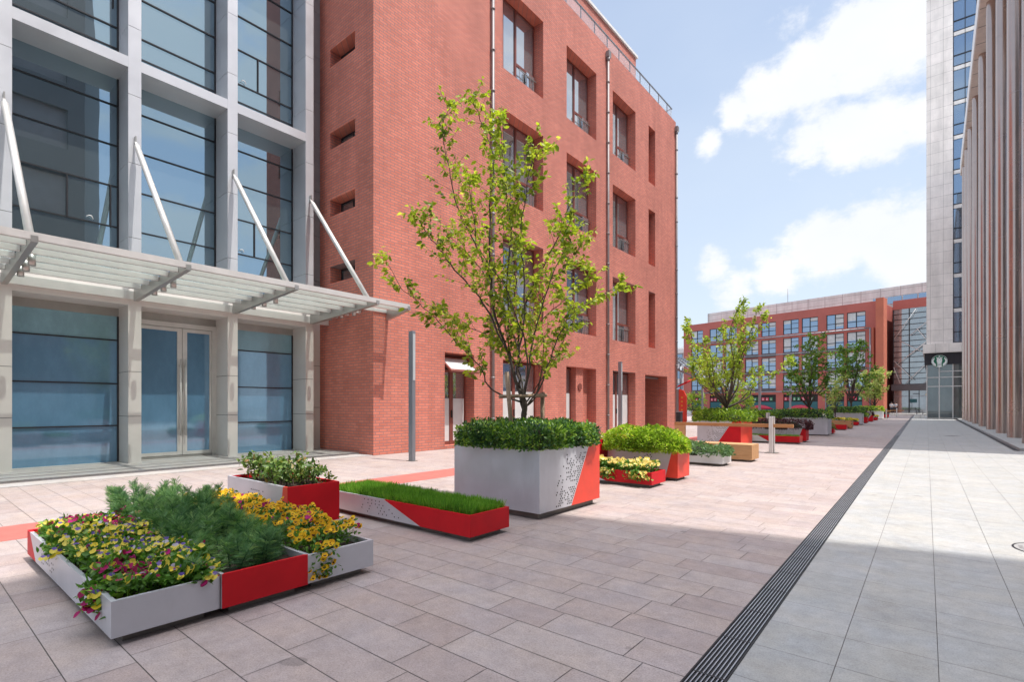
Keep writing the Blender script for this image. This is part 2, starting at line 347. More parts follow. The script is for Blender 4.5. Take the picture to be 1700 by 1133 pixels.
def struct(name, mb): return tag(mb.build(name), kind='structure')
def raw_mesh(name, V, F, MI, mats, tone, parent=None, smooth=False):
    """V (n,3) float, F (m,3) int, MI (m,) int, tone (m,) float per face"""
    org = ORG.get(parent, (0, 0, 0)) if parent is not None else (0, 0, 0)
    me = bpy.data.meshes.new(name); V = V - np.array(org)
    me.vertices.add(len(V)); me.vertices.foreach_set('co', V.astype(np.float32).ravel())
    k = F.shape[1]
    me.loops.add(F.size); me.loops.foreach_set('vertex_index', F.astype(np.int32).ravel())
    me.polygons.add(len(F)); me.polygons.foreach_set('loop_start', np.arange(0, F.size, k, dtype=np.int32))
    me.polygons.foreach_set('material_index', MI.astype(np.int32))
    for m in mats: me.materials.append(m)
    a = me.attributes.new('tone', 'FLOAT', 'FACE'); a.data.foreach_set('value', tone.astype(np.float32))
    me.update(calc_edges=True)
    if smooth: me.polygons.foreach_set('use_smooth', [True] * len(F))
    o = bpy.data.objects.new(name, me); COL.objects.link(o)
    if parent is not None: o.parent = parent; ORG[o] = org
    return o
# leaf templates (x = length axis, z = normal), triangles
T_DIAM = (np.array([(0, 0, 0), (.45, .30, .06), (1, 0, -.05), (.45, -.30, .06)], float), np.array([(0, 2, 1), (0, 3, 2)]))
T_OVAL = (np.array([(0, 0, 0), (.22, .22, .05), (.55, .27, .05), (.82, .15, .0), (1.05, 0, -.10), (.82, -.15, .0), (.55, -.27, .05), (.22, -.22, .05), (.5, 0, -.02)], float),
          np.array([(0, 8, 1), (1, 8, 2), (2, 8, 3), (3, 8, 4), (4, 8, 5), (5, 8, 6), (6, 8, 7), (7, 8, 0)]))
T_NARR = (np.array([(0, 0, 0), (.4, .10, .02), (1, 0, -.12), (.4, -.10, .02)], float), np.array([(0, 2, 1), (0, 3, 2)]))
T_BLADE = (np.array([(0, .035, 0), (0, -.035, 0), (.55, .028, .02), (.55, -.028, .02), (1, 0, .10)], float), np.array([(0, 1, 2), (1, 3, 2), (2, 3, 4)]))
def _feath():
    v = []; f = []
    for i, (x, l) in enumerate([(.15, .16), (.3, .24), (.45, .28), (.6, .26), (.75, .2)]):
        for s in (-1, 1):
            b = len(v); v += [(x - .05, 0, 0), (x + .14, s * l * .55, .03), (x + .22, s * l * 1.15, -.02)]; f.append((b, b + 1, b + 2) if s < 0 else (b, b + 2, b + 1))
    b = len(v); v += [(0, .02, 0), (0, -.02, 0), (1, 0, -.04)]; f.append((b, b + 1, b + 2)); return np.array(v, float), np.array(f)
T_FEATH = _feath()
def petal_tmpl(kind):
    v = []; f = []; mi = []
    def pet(ang, r, w, m, z=0.0, r0=0.0):
        b = len(v); c, s_ = math.cos(ang), math.sin(ang)
        for (x, y) in ((r0, 0), (r * .45, w * .5), (r * .85, w * .42), (r, 0), (r * .85, -w * .42), (r * .45, -w * .5)):
            v.append((x * c - y * s_, x * s_ + y * c, z + x * .18))
        for i in range(1, 5): f.append((b, b + i, b + i + 1)); mi.append(m)
    if kind == 'pansy': # yellow lower petals, violet upper
        for a in (-90, -158, -22): pet(R(a), .60, .62, 0, .02)
        for a in (62, 118): pet(R(a), .54, .55, 1)
    else:
        for a in (-90, -162, -18, 54, 126): pet(R(a), .5, .5, 0, .02)
        for a in (-90, -150, -30): pet(R(a), .26, .2, 1, .035)
    return np.array(v, float), np.array(f), np.array(mi)
def frames(D, Nn):
    D = D / (np.linalg.norm(D, axis=1, keepdims=True) + 1e-9)
    Z = Nn - D * (Nn * D).sum(1, keepdims=True); l = np.linalg.norm(Z, axis=1, keepdims=True); bad = (l[:, 0] < 1e-4)
    Z[bad] = np.cross(D[bad], np.array([[.3, .5, .8]])); l = np.linalg.norm(Z, axis=1, keepdims=True); Z /= (l + 1e-9)
    Y = np.cross(Z, D); return np.stack([D, Y, Z], axis=2)   # columns
def scatter(name, tm, P, D, Nn, S, mats, parent=None, mi=None, tone=None, per_mat=None):
    tv, tf = tm[0], tm[1]; n = len(P); k = len(tv); m = len(tf)
    Rm = frames(np.asarray(D, float).copy(), np.asarray(Nn, float).copy())
    V = np.einsum('nij,kj->nki', Rm, tv) * np.asarray(S)[:, None, None] + np.asarray(P)[:, None, :]
    F = (tf[None] + (np.arange(n) * k)[:, None, None]).reshape(-1, 3)
    if tone is None: tone = rng.random(n)
    if len(tm) > 2:
        MI = np.tile(tm[2], (n, 1))
        if per_mat is not None: MI = np.where(MI == 0, per_mat[0][:, None], per_mat[1][:, None])
        MI = MI.ravel()
    else: MI = np.zeros(n * m, int)
    return raw_mesh(name, V.reshape(-1, 3), F, MI, mats, np.repeat(np.clip(tone, 0, 1), m), parent)
def rdir(n, up=0.0, r=None):
    r = r or rng; a = r.normal(size=(n, 3)); a /= np.linalg.norm(a, axis=1, keepdims=True); a[:, 2] += up; return a

# ---------------------------------------------------------------- ground
g = MB(); g.box(-600, 400, -60, 1200, -1.2, -.16, painted('asphalt', (.20, .195, .19), .85, 0, .1, 0, 2)); struct('ground', g)
g = MB(); g.box(-70, 30, -14, 140, -.15, -.006, M_joints); struct('paving_bed', g)
def drain_x(y): return -.905 - .0163 * (y - 2.6)
V = []; F = []; T = []
def slab(x0, x1, y0, y1, xa=None, xb=None, t=None, gap=.0026):
    # xa, xb: x limits at y1 if the slab is cut along the drain
    xa = x0 if xa is None else xa; xb = x1 if xb is None else xb; i = len(V)
    V.extend([(x0 + gap, y0 + gap, 0), (x1 - gap, y0 + gap, 0), (xb - gap, y1 - gap, 0), (xa + gap, y1 - gap, 0)]); F.append((i, i + 1, i + 2, i + 3)); T.append(random.random() if t is None else t)
y = -9.0; row = 0
while y < 112:
    h = .2905 if y < 45 else .581
    x = drain_x(y) - .092; first = True
    x -= 0
    while x > (-30 if y > 31 else -12.6):
        Lr = random.choice((.44, .58, .58, .72, .87)) * (1 if y < 45 else 2.0)
        if first: Lr *= random.uniform(.4, 1.0)
        b1 = drain_x(y + h) - .092 if first else None
        slab(x - Lr, x, y, y + h, None, b1); x -= Lr; first = False
    y += h; row += 1
me_p = raw_mesh('paving', np.array(V, float), np.array(F), np.zeros(len(F), int), [M_slabL], np.array(T)); tag(me_p, kind='structure')
_slab = slab
def slab(*a, **k): _slab(*a, **k, gap=.0018)
V = []; F = []; T = []
xs = [-.40, .02, .44, .87, 1.30, 1.74]
y = -9.0 + .2
while y < 112:
    h = .43
    x0 = drain_x(y) + .092; slab(x0, -.43 - .0095 * (y - 5) if True else 0, y, y + h, drain_x(y + h) + .092, -.43 - .0095 * (y + h - 5))
    def sx(k, yy): return (-.43 + .4315 * k) - .0095 * (yy - 5)
    for k in range(5):
        xe = sx(k + 1, y) if k < 4 else 1.94 - .009 * (y - 22) ; xe2 = sx(k + 1, y + h) if k < 4 else 1.94 - .009 * (y + h - 22)
        if k == 4 and y < 21.9: xe = sx(5, y); xe2 = sx(5, y + h)
        slab(sx(k, y), xe, y, y + h, sx(k, y + h), xe2)
    if y < 21.9:
        for k in range(5, 30): slab(sx(k, y), sx(k + 1, y), y, y + h, sx(k, y + h), sx(k + 1, y + h))
    y += h
me_p = raw_mesh('pavement', np.array(V, float), np.array(F), np.zeros(len(F), int), [M_slabR], np.array(T)); tag(me_p, kind='structure')
# platform of the column building, one shallow step
V = []; F = []; T = []
g = MB(); kx = lambda yy: 2.03 - .0055 * (yy - 21)
g.face([(kx(22), 22.2, .085), (30, 22.2, .085), (30, 69.9, .085), (kx(70), 69.9, .085)], M_slabR)
g.face([(kx(22), 22.2, -.01), (30, 22.2, -.01), (30, 22.2, .085), (kx(22), 22.2, .085)], M_kerb)
g.face([(kx(70), 69.9, -.01), (kx(22), 22.2, -.01), (kx(22), 22.2, .085), (kx(70), 69.9, .085)], M_kerb)
struct('terrace', g)
g = MB()
for i in range(12):
    a, b = 22.2 + i * 3.97, 22.2 + (i + 1) * 3.97 - .02
    for e, z in ((-.14, .0), ):
        g.face([(kx(a) - .13, a, .008), (kx(a) - .012, a, .008), (kx(b) - .012, b, .008), (kx(b) - .13, b, .008)], M_iron)
struct('slot_channel', g)
# step in front of the glazed building with granite inlay lines
g = MB(); g.box(-16, -12.85, -8, 8.700, -.01, .045, M_step)
g.box(-12.85, -12.2, -8, 8.700, -.01, .012, M_step)
struct('entrance_step', g)
g = MB()
for x in (-14.0, -13.38): g.box(x - .03, x + .03, -8, 7.95, .045, .049, M_inlay)
g.box(-12.80, -12.74, -8, 8.3, .0125, .016, M_inlay)
g.box(-13.97, -13.41, 7.89, 7.95, .045, .049, M_inlay)
for yy in (-.6, 1.54, 3.75, 5.94, 7.95): g.box(-12.79, -12.88, yy - .004, yy + .004, .0455, .0475, M_inlay)
struct('step_inlay', g)
# painted red strip
g = MB(); g.box(-8.30, -7.42, -9, 46, -.004, .004, M_strip); struct('red_strip', g)
# drain grate: individual bars in one long channel
g = MB(); k = 0; y = -3.0
while y < 88:
    L_ = .52 if y < 14 else (2.0 if y < 30 else 6.0); y2 = y + L_ - .012
    for j in range(8 if y < 30 else 4):
        nb = 8 if y < 30 else 4
        off = -.083 + .166 * (j + .5) / nb; w = .0031 if nb == 8 else .008
        xa = drain_x(y) + off; xb = drain_x(y2) + off
        i = len(g.v)
        g.face([(xa - w, y, .002), (xa + w, y, .002), (xb + w, y2, .002), (xb - w, y2, .002)], M_ironl)
        g.face([(xa + w, y, .002), (xa + w, y, -.03), (xb + w, y2, -.03), (xb + w, y2, .002)], M_iron)
    g.face([(drain_x(y) - .086, y2, .0015), (drain_x(y) + .086, y2, .0015), (drain_x(y) + .086, y2 + .016, .0015), (drain_x(y) - .086, y2 + .016, .0015)], M_iron)
    y += L_
for sgn in (-1, 1):
    a = [(drain_x(yy) + sgn * .088, yy) for yy in (-3, 88)]
    g.face([(a[0][0] - .004, a[0][1], .003), (a[0][0] + .004, a[0][1], .003), (a[1][0] + .004, a[1][1], .003), (a[1][0] - .004, a[1][1], .003)], M_iron)
one('drain_grate', g, 'long dark slotted steel drain running the length of the plaza between pink and grey paving', 'drain')
g = MB(); g.face([(drain_x(-3) - .092, -3, -.005), (drain_x(-3) + .092, -3, -.005), (drain_x(88) + .092, 88, -.005), (drain_x(88) - .092, 88, -.005)], M_dark); struct('drain_channel', g)
def disc(mb, cx, cy, z, r, m, n=40, r0=0):
    for i in range(n):
        a, b = 2 * math.pi * i / n, 2 * math.pi * (i + 1) / n
        if r0: mb.face([(cx + r0 * math.cos(a), cy + r0 * math.sin(a), z), (cx + r * math.cos(a), cy + r * math.sin(a), z), (cx + r * math.cos(b), cy + r * math.sin(b), z), (cx + r0 * math.cos(b), cy + r0 * math.sin(b), z)], m)
        else: mb.face([(cx, cy, z), (cx + r * math.cos(a), cy + r * math.sin(a), z), (cx + r * math.cos(b), cy + r * math.sin(b), z)], m)
def manhole(cx, cy, r, label):
    g = MB(); disc(g, cx, cy, .004, r, M_iron, 40, r * .95); disc(g, cx, cy, .0035, r * .95, M_kerb)
    for i in range(-5, 6):
        for j in range(-5, 6):
            x, y_ = cx + i * r * .16, cy + j * r * .16
            if math.hypot(x - cx, y_ - cy) < r * .85: g.box(x - r * .05, x + r * .05, y_ - r * .02, y_ + r * .02, .0036, .006, M_pipe)
    one('manhole_cover', g, label, 'manhole cover')
manhole(.66 + .27, 7.12, .34, 'large round grey manhole cover in the sunlit grey paving at the right edge')
manhole(.62, 31.2, .30, 'small round manhole cover far off in the shaded grey paving before the columns')

# ---------------------------------------------------------------- facade helper
def facade(mb, axis, c, s0, s1, z0, z1, ops, depth, m, sgn=1, mrev=None):
    """wall sheet on plane axis=c with rectangular openings (s0,s1,z0,z1) and reveals of 'depth' inwards (direction -sgn)"""
    mrev = mrev or m
    S = sorted({s0, s1, *[o[0] for o in ops], *[o[1] for o in ops]}); Z = sorted({z0, z1, *[o[2] for o in ops], *[o[3] for o in ops]})
    def P(d, s, z): return (c - sgn * d, s, z) if axis == 'x' else (s, c - sgn * d, z)
    def inside(a, b): return any(o[0] < a < o[1] and o[2] < b < o[3] for o in ops)
    for j in range(len(Z) - 1):
        i = 0
        while i < len(S) - 1:
            zc = (Z[j] + Z[j + 1]) / 2
            if inside((S[i] + S[i + 1]) / 2, zc): i += 1; continue
            k = i
            while k + 1 < len(S) - 1 and not inside((S[k + 1] + S[k + 2]) / 2, zc): k += 1
            mb.face([P(0, S[i], Z[j]), P(0, S[k + 1], Z[j]), P(0, S[k + 1], Z[j + 1]), P(0, S[i], Z[j + 1])], m); i = k + 1
    for a, b, e, f in ops:
        mb.face([P(0, a, e), P(depth, a, e), P(depth, a, f), P(0, a, f)], mrev); mb.face([P(depth, b, e), P(0, b, e), P(0, b, f), P(depth, b, f)], mrev)
        mb.face([P(0, a, f), P(depth, a, f), P(depth, b, f), P(0, b, f)], mrev); mb.face([P(depth, a, e), P(0, a, e), P(0, b, e), P(depth, b, e)], mrev)

# ---------------------------------------------------------------- red brick building
XB, YB, YE, ZB = -12.156, 8.704, 30.5, 18.62
bb = thing('brick_building', 'four storey red brick building with deep windows behind the big tree planter', 'building', (XB, YB, 0))
colsY = [(14.29, 16.80), (18.50, 21.0), (22.58, 25.05)]; rowsZ = [(4.62, 7.70), (9.20, 12.24), (13.73, 16.83)]
ops = [(a, b, e, f) for a, b in colsY for e, f in rowsZ]; slit = [(26.65, 27.52, e, f) for e, f in rowsZ]
gops = [(11.42, 12.79, .10, 3.13), (14.30, 16.80, .06, 3.10), (18.47, 20.98, .06, 3.10), (22.59, 25.05, .06, 3.12), (26.21, 29.21, .02, 3.10)]
w = MB(); facade(w, 'x', XB, YB, YE, 0, ZB, ops + slit + gops, .50, M_brick)
sops = [(-14.365, -13.042, 11.79, 12.33), (-14.365, -13.042, 9.26, 9.77), (-14.365, -13.042, 7.20, 7.72), (-14.365, -13.042, 5.15, 5.66)]
facade(w, 'y', YB, -30, XB, 0, ZB, sops, .45, M_brick, -1)
w.face([(XB, YE, 0), (-30, YE, 0), (-30, YE, ZB), (XB, YE, ZB)], M_brick); w.face([(-30, YB, 0), (-30, YE, 0), (-30, YE, ZB), (-30, YB, ZB)], M_brick)
w.face([(-30, YB, ZB), (XB, YB, ZB), (XB, YE, ZB), (-30, YE, ZB)], M_kerb)
w.build('wall', bb)
for a, b, e, f in ops:
    X = XB - .46; fr = MB(); d = .05; mid = a + (b - a) * .52
    fr.box(X - d, X, a, a + .07, e, f, M_frame); fr.box(X - d, X, b - .07, b, e, f, M_frame); fr.box(X - d, X, a + .07, b - .07, f - .07, f, M_frame)
    fr.box(X - d, X, a + .07, b - .07, e, e + .07, M_frame); fr.box(X - d, X + .01, mid - .05, mid + .05, e + .07, f - .07, M_frame)
    fr.box(X - d, X, mid + .05, b - .07, e + .95, e + 1.05, M_frame)
    if b < 17.5: fr.box(X - d, X, a + .5, a + .58, e + .07, f - .07, M_frame)
    wo = fr.build('window', bb)
    p = MB(); p.face([(X - .03, a + .07, e + .07), (X - .03, b - .07, e + .07), (X - .03, b - .07, f - .07), (X - .03, a + .07, f - .07)], M_wglass); p.build('pane', wo)
    q = MB(); q.box(X + .03, X + .10, b - .12 - (b - mid) * .42, b - .12, e + .12, e + .92, M_wglass)
    for i in range(5): q.box(X + .12, X + .135, mid + .1 + i * .22, mid + .115 + i * .22, e + .02, e + .75, M_steelb)
    q.box(X + .115, X + .14, mid + .06, b - .02, e + .75, e + .78, M_steelb); q.build('guard_rail', wo)
for a, b, e, f in slit:
    p = MB(); p.box(XB - .50, XB - .47, a, b, e, f, M_brick); p.build('blind_panel', bb)
for a, b, e, f in sops:
    fr = MB(); Y = YB + .38
    fr.box(a, b, Y, Y + .05, e, e + .05, M_cpanel); fr.box(a, b, Y, Y + .05, f - .05, f, M_cpanel); fr.box(a, a + .05, Y, Y + .05, e + .05, f - .05, M_cpanel); fr.box(b - .05, b, Y, Y + .05, e + .05, f - .05, M_cpanel)
    fr.box((a + b) / 2 - .02, (a + b) / 2 + .02, Y, Y + .05, e + .05, f - .05, M_cpanel); wo = fr.build('window', bb)
    p = MB(); p.face([(a + .05, Y + .03, e + .05), (b - .05, Y + .03, e + .05), (b - .05, Y + .03, f - .05), (a + .05, Y + .03, f - .05)], M_wglass); p.build('pane', wo)
M_doorfilm = painted('door_film', (.62, .64, .64), .35, 0, .06)
# ground floor openings
def gdoor(a, b, e, f, kind):
    X = XB - .42; fr = MB()
    tz = f - .62 if kind != 'plain' else f - .1
    fr.box(X - .06, X, a, a + .07, e, f, M_frame); fr.box(X - .06, X, b - .07, b, e, f, M_frame); fr.box(X - .06, X, a + .07, b - .07, tz, tz + .09, M_frame); fr.box(X - .06, X, a + .07, b - .07, f - .05, f, M_frame)
    m = (a + b) / 2 if kind != 'plain' else a + (b - a) * .45; fr.box(X - .06, X + .01, m - .08, m + .08, e, tz, M_frame); fr.box(X - .06, X, a + .07, b - .07, e, e + .12, M_frame)
    wo = fr.build('door', bb); p = MB()
    for u0, u1 in ((a + .07, m - .08), (m + .08, b - .07)):
        p.face([(X - .03, u0, e + .12), (X - .03, u1, e + .12), (X - .03, u1, tz), (X - .03, u0, tz)], M_wglass)
        p.face([(X - .015, u0, e + .12), (X - .015, u1, e + .12), (X - .015, u1, e + (tz - e) * .64), (X - .015, u0, e + (tz - e) * .64)], M_doorfilm)
    p.face([(X - .03, a + .07, tz + .09), (X - .03, b - .07, tz + .09), (X - .03, b - .07, f - .05), (X - .03, a + .07, f - .05)], M_dark if kind == 'french' else M_spandrel)
    p.build('pane', wo)
    h = MB(); h.box(X + .01, X + .05, m - .02, m + .02, 1.0, 1.25, M_cpanel); h.build('handle', wo)
    return wo
d0 = gdoor(*gops[0], 'french')
aw = MB(); y0, y1 = 11.45, 12.78
def awq(o0, z0, z1, i0, m): aw.face([(XB - .08 + o0, y0 + i0, z0), (XB - .08 + o0, y1 - i0, z0), (XB - .42 + o0, y1 - i0, z1), (XB - .42 + o0, y0 + i0, z1)], m)
P0 = Vector((XB - .40, 0, 3.02)); P1 = Vector((XB + .26, 0, 2.50)); nrm = Vector((.4, 0, .52)).normalized() * .03
def awbox(ya, yb, s, e, m, up=0.0):
    a = P0.lerp(P1, s); b = P0.lerp(P1, e); n1 = nrm * (1 + up)
    q = [(a - nrm, ya), (b - nrm, ya), (b + n1, ya), (a + n1, ya)]; i = len(aw.v); k = aw.mat(m)
    for yy in (ya, yb):
        for v_, _ in q: aw.v.append((v_.x, yy, v_.z))
    for fce in ((0, 1, 2, 3), (7, 6, 5, 4), (0, 4, 5, 1), (1, 5, 6, 2), (2, 6, 7, 3), (3, 7, 4, 0)): aw.f.append(tuple(i + c for c in fce)); aw.mi.append(k); aw.sm.append(False)
awbox(y0, y1, 0, .12, M_frame); awbox(y0, y1, .88, 1, M_frame); awbox(y0, y0 + .08, .12, .88, M_frame); awbox(y1 - .08, y1, .12, .88, M_frame); awbox(y0 + .08, y1 - .08, .12, .88, M_doorfilm, -.4)
tag(aw.build('awning_window', bb), 'tilted open top window with white pane above the french door')
gdoor(*gops[1], 'plain'); gdoor(18.47, 19.45, .06, 3.10, 'plain')
p = MB(); p.box(XB - .50, XB - .14, 19.45, 20.05, .06, 3.10, M_brick); p.box(XB - .50, XB - .46, 20.05, 20.98, .06, 3.10, M_brick); p.build('wall_pier', bb)
p = MB(); p.tube([(XB - .14, 19.75, 2.25), (XB - .10, 19.75, 2.25)], .16, M_frame, 14); p.build('vent', bb)
gdoor(*gops[3], 'plain')
p = MB(); p.box(XB - 3.2, XB - .5, 26.0, 29.4, .0, .01, M_kerb); p.box(XB - 3.2, XB - 3.15, 26.21, 29.21, 0, 3.1, M_brick); p.box(XB - 3.15, XB - .5, 29.21, 29.3, 0, 3.1, M_brick); p.box(XB - 3.15, XB - .5, 26.1, 26.21, 0, 3.1, M_brick); p.box(XB - 3.2, XB - .5, 26.1, 29.3, 3.1, 3.2, M_dark)
p.beam((XB - .55, 26.3, 3.0), (XB - .55, 29.1, 3.0), .08, .1, M_pipe); p.build('passage', bb)
def pipe(y, z1, xo=.09, label=None):
    p = MB(); p.tube([(XB + xo, y, .1), (XB + xo, y, z1)], .055, M_pipe, 10); z = .9
    while z < z1: p.tube([(XB + xo, y, z), (XB + xo, y, z + .07)], .072, M_pipe, 10); p.box(XB + .003, XB + xo, y - .03, y + .03, z + .01, z + .05, M_pipe); z += 1.45
    p.box(XB + .02, XB + xo + .1, y - .12, y + .12, z1, z1 + .28, M_pipe); p.tube([(XB + xo, y, z1 - .2), (XB + xo, y, z1)], [.055, .11], M_pipe, 10); p.build('drainpipe', bb)
pipe(13.66, 18.0); pipe(21.97, 18.05); pipe(30.42, 18.0)
r_ = MB(); y = 9.0
while y < 30.3: r_.box(XB - .12, XB - .08, y - .02, y + .02, ZB, ZB + .66, M_lampm); y += 1.2
r_.box(XB - .13, XB - .07, 8.8, 30.15, ZB + .66, ZB + .70, M_lampm); r_.box(XB - .115, XB - .085, 8.8, 30.15, ZB + .10, ZB + .13, M_lampm)
r_.box(-16, XB - .13, 30.09, 30.15, ZB + .66, ZB + .70, M_lampm)
for x in (-12.9, -14.1, -15.3): r_.box(x - .02, x + .02, 30.1, 30.14, ZB, ZB + .66, M_lampm)
rl = r_.build('roof_railing', bb)
p = MB(); p.face([(XB - .10, 8.8, ZB + .13), (XB - .10, 30.12, ZB + .13), (XB - .10, 30.12, ZB + .64), (XB - .10, 8.8, ZB + .64)], M_rglass); p.face([(XB - .1, 30.12, ZB + .13), (-16, 30.12, ZB + .13), (-16, 30.12, ZB + .64), (XB - .1, 30.12, ZB + .64)], M_rglass); p.build('glass_panel', rl)
p = MB(); p.box(-28, -14.0, 10.5, 28.9, ZB, 22.45, M_brick); p.box(-28.2, -13.9, 10.4, 29.0, 22.45, 22.6, M_coping); p.build('penthouse', bb)

# ---------------------------------------------------------------- glazed building on the left
XF, XG = -14.55, -15.33
gb = thing('glass_building', 'silver framed building with blue glazing and a glass entrance canopy', 'building', (XF, 1.5, 0))
PY_ = [(-.79, -.535), (1.41, 1.665), (3.625, 3.881), (5.812, 6.066), (8.011, 8.263)]
HT = 17.5
for a, b in PY_:
    p = MB(); zs = [.045, 1.15, 2.2, 4.15, 5.35, 7.1, 8.7, 10.3, 11.9, 13.5, 15.1, HT]
    for i in range(len(zs) - 1):
        p.box(XG - .1, XF, a, b, zs[i] + (.006 if i else 0), zs[i + 1] - .006, M_pillb if zs[i] < 4 else M_pill)
    p.box(XG - .09, XF - .012, a + .012, b - .012, .05, HT - .01, M_joint); p.build('pillar', gb, )
for i in range(4):
    a, b = PY_[i][1], PY_[i + 1][0]
    for z0, z1, mm in ((3.76, 4.16, M_pillb), (9.32, 9.566, M_pill), (14.85, 15.1, M_pill)):
        p = MB(); p.box(XG - .1, XF - .006, a, b, z0, z1, mm); p.build('beam', gb)
    p = MB(); p.box(XG - .12, XG - .004, a, b, 3.56, 3.76, M_steelb); p.build('lintel', gb)
p = MB(); p.box(-15.4, -14.95, 8.263, 8.700, .045, HT, M_joint)
zs = [.05, 1.35, 2.65, 4.0, 5.3, 6.7, 8.1, 9.5, 10.9, 12.3, 13.7, 15.1, HT]
for i in range(12): p.box(-15.3, -14.935, 8.265, 8.699, zs[i], zs[i + 1] - .012, M_pillb if i < 3 else painted('grey_panel', (.27, .28, .30), .45, .3) if i == 3 else MATS['grey_panel'])
p.build('side_panel', gb)
p = MB(); p.box(-30, XG - .6, -3, 8.69, .045, HT + .3, M_dark); p.box(XG - .6, XF, -3, 8.69, HT, HT + .3, M_pill); p.build('wall', gb)
M_int = painted('interior_ceiling', (.5, .5, .47), .8)
def glazing(a, b, z0, z1, mull, mat, vent=None, name='window', mtop=None, ztop=None):
    fr = MB(); fr.box(XG - .05, XG + .025, a, a + .035, z0, z1, M_cpanel); fr.box(XG - .05, XG + .025, b - .035, b, z0, z1, M_cpanel)
    for z in mull: fr.box(XG - .05, XG + .03, a + .035, b - .035, z - .015, z + .015, M_cpanel)
    if vent:
        for (va, vb, vz0, vz1) in vent:
            fr.box(XG + .005, XG + .035, va, va + .03, vz0, vz1, M_cpanel); fr.box(XG + .005, XG + .035, vb - .03, vb, vz0, vz1, M_cpanel)
            c = (va + vb) / 2; fr.tube([(XG + .04, c - .06, vz0 + .09), (XG + .07, c - .02, vz0 + .12), (XG + .07, c + .03, vz0 + .12), (XG + .04, c + .07, vz0 + .06)], .012, M_white, 6)
    wo = fr.build(name, gb); p = MB(); zt = ztop or z1
    p.face([(XG, a, z0), (XG, b, z0), (XG, b, zt), (XG, a, zt)], mat)
    if ztop: p.face([(XG, a, zt), (XG, b, zt), (XG, b, z1), (XG, a, z1)], mtop)
    p.build('pane', wo)
for i in range(4):
    a, b = PY_[i][1], PY_[i + 1][0]; m = (a + b) / 2
    v1 = [(m + .0, b - .15, 5.73, 6.7)] if i == 1 else ([(a + .02, a + .80, 5.73, 6.7)] if i == 3 else None)
    glazing(a, b, 4.16, 9.32, [4.75, 5.72, 6.70, 7.69, 8.66], M_tint, v1)
    v2 = [(a + .02, a + .9, 10.57, 11.53)] if i == 3 else ([(m, b - .1, 11.0, 11.9)] if i == 1 else None)
    glazing(a, b, 9.566, 14.85, [10.05, 10.56, 11.54, 12.5, 13.5], M_tint, v2)
    glazing(a, b, 15.1, HT, [16.0], M_tint)
    if i != 2: glazing(a, b, .045, 3.56, [.92, 1.93, 2.98], M_frost, None, 'shop_window', M_frost_top, 2.96)
# double door in third bay
a, b = 3.885, 5.810; m = 4.985
p = MB(); X = XG
p.box(X - .08, X + .05, a, a + .06, .045, 3.56, M_steelw); p.box(X - .08, X + .05, 5.70, b, .045, 3.56, M_steelw); p.box(X - .08, X + .05, a + .06, 5.70, 3.44, 3.56, M_steelw)
p.box(X - .08, X + .06, a + .06, 5.70, .047, .10, M_steelb); p.build('door_frame', gb)
for s, (u0, u1) in enumerate(((a + .065, m - .005), (m + .005, 5.695))):
    fr = MB(); fr.box(X - .03, X + .03, u0, u0 + (.05 if s == 0 else .11), .11, 3.43, M_steelw); fr.box(X - .03, X + .03, u1 - (.11 if s == 0 else .05), u1, .11, 3.43, M_steelw)
    uu0, uu1 = (u0 + .05, u1 - .11) if s == 0 else (u0 + .11, u1 - .05)
    fr.box(X - .03, X + .03, uu0, uu1, .11, .20, M_steelw); fr.box(X - .03, X + .03, uu0, uu1, 3.34, 3.43, M_steelw); dd = fr.build('door', gb)
    p = MB(); p.face([(X, uu0, .2), (X, uu1, .2), (X, uu1, 3.34), (X, uu0, 3.34)], M_frost); p.build('pane', dd)
    h = MB(); hy = u1 - .055 if s == 0 else u0 + .055; h.tube([(X + .11, hy, .62), (X + .11, hy, 2.62)], .022, M_steelw, 10)
    for z in (.80, 2.45): h.tube([(X + .03, hy, z), (X + .11, hy, z)], .014, M_steelw, 8)
    h.build('handle', dd)
# canopy
cn = MB(); ZC = 4.10; XO = -11.22; ya, yb = -3.0, 9.20
cn.box(XO - .06, XO + .04, ya, yb, ZC - .03, ZC + .09, M_steelw)
cn.box(XF - .004, XF + .10, ya, yb - .25, ZC - .22, ZC - .03, M_steelw)
cfr = cn.build('canopy_frame', gb)
for y in (-.66, 1.54, 3.75, 5.94, 8.14, 9.17):
    p = MB(); yy = y; w_ = .045
    i = len(p.v); k = p.mat(M_steelb)
    x0_ = XF + .10 if y < 9 else XB + .5
    p.v += [(XF + .10, yy - w_, ZC - .26), (XO + .05, yy - w_, ZC - .07), (XO + .05, yy - w_, ZC + .035), (XF + .10, yy - w_, ZC + .035), (XF + .10, yy + w_, ZC - .26), (XO + .05, yy + w_, ZC - .07), (XO + .05, yy + w_, ZC + .035), (XF + .10, yy + w_, ZC + .035)]
    if y > 9: p.v = [(v[0] if v[0] > -13 else XB + .02, v[1], v[2]) for v in p.v]
    for fce in ((0, 1, 2, 3), (7, 6, 5, 4), (0, 4, 5, 1), (1, 5, 6, 2), (2, 6, 7, 3), (3, 7, 4, 0)): p.f.append(tuple(i + c for c in fce)); p.mi.append(k); p.sm.append(False)
    p.build('arm', cfr)
arms = [-2.86, -.66, 1.54, 3.75, 5.94, 8.14]
for xx in (-13.95, -13.35, -12.75, -12.15, -11.62):
    p = MB()
    for i in range(5): p.box(xx - .035, xx + .035, arms[i] + .05, arms[i + 1] - .05, ZC - .05, ZC + .05, M_steelw)
    if xx > -12.3: p.box(xx - .035, xx + .035, 8.19, 9.12, ZC - .05, ZC + .05, M_steelw)
    else: p.box(xx - .035, xx + .035, 8.19, 8.69, ZC - .05, ZC + .05, M_steelw)
    p.build('purlin', cfr)
p = MB()
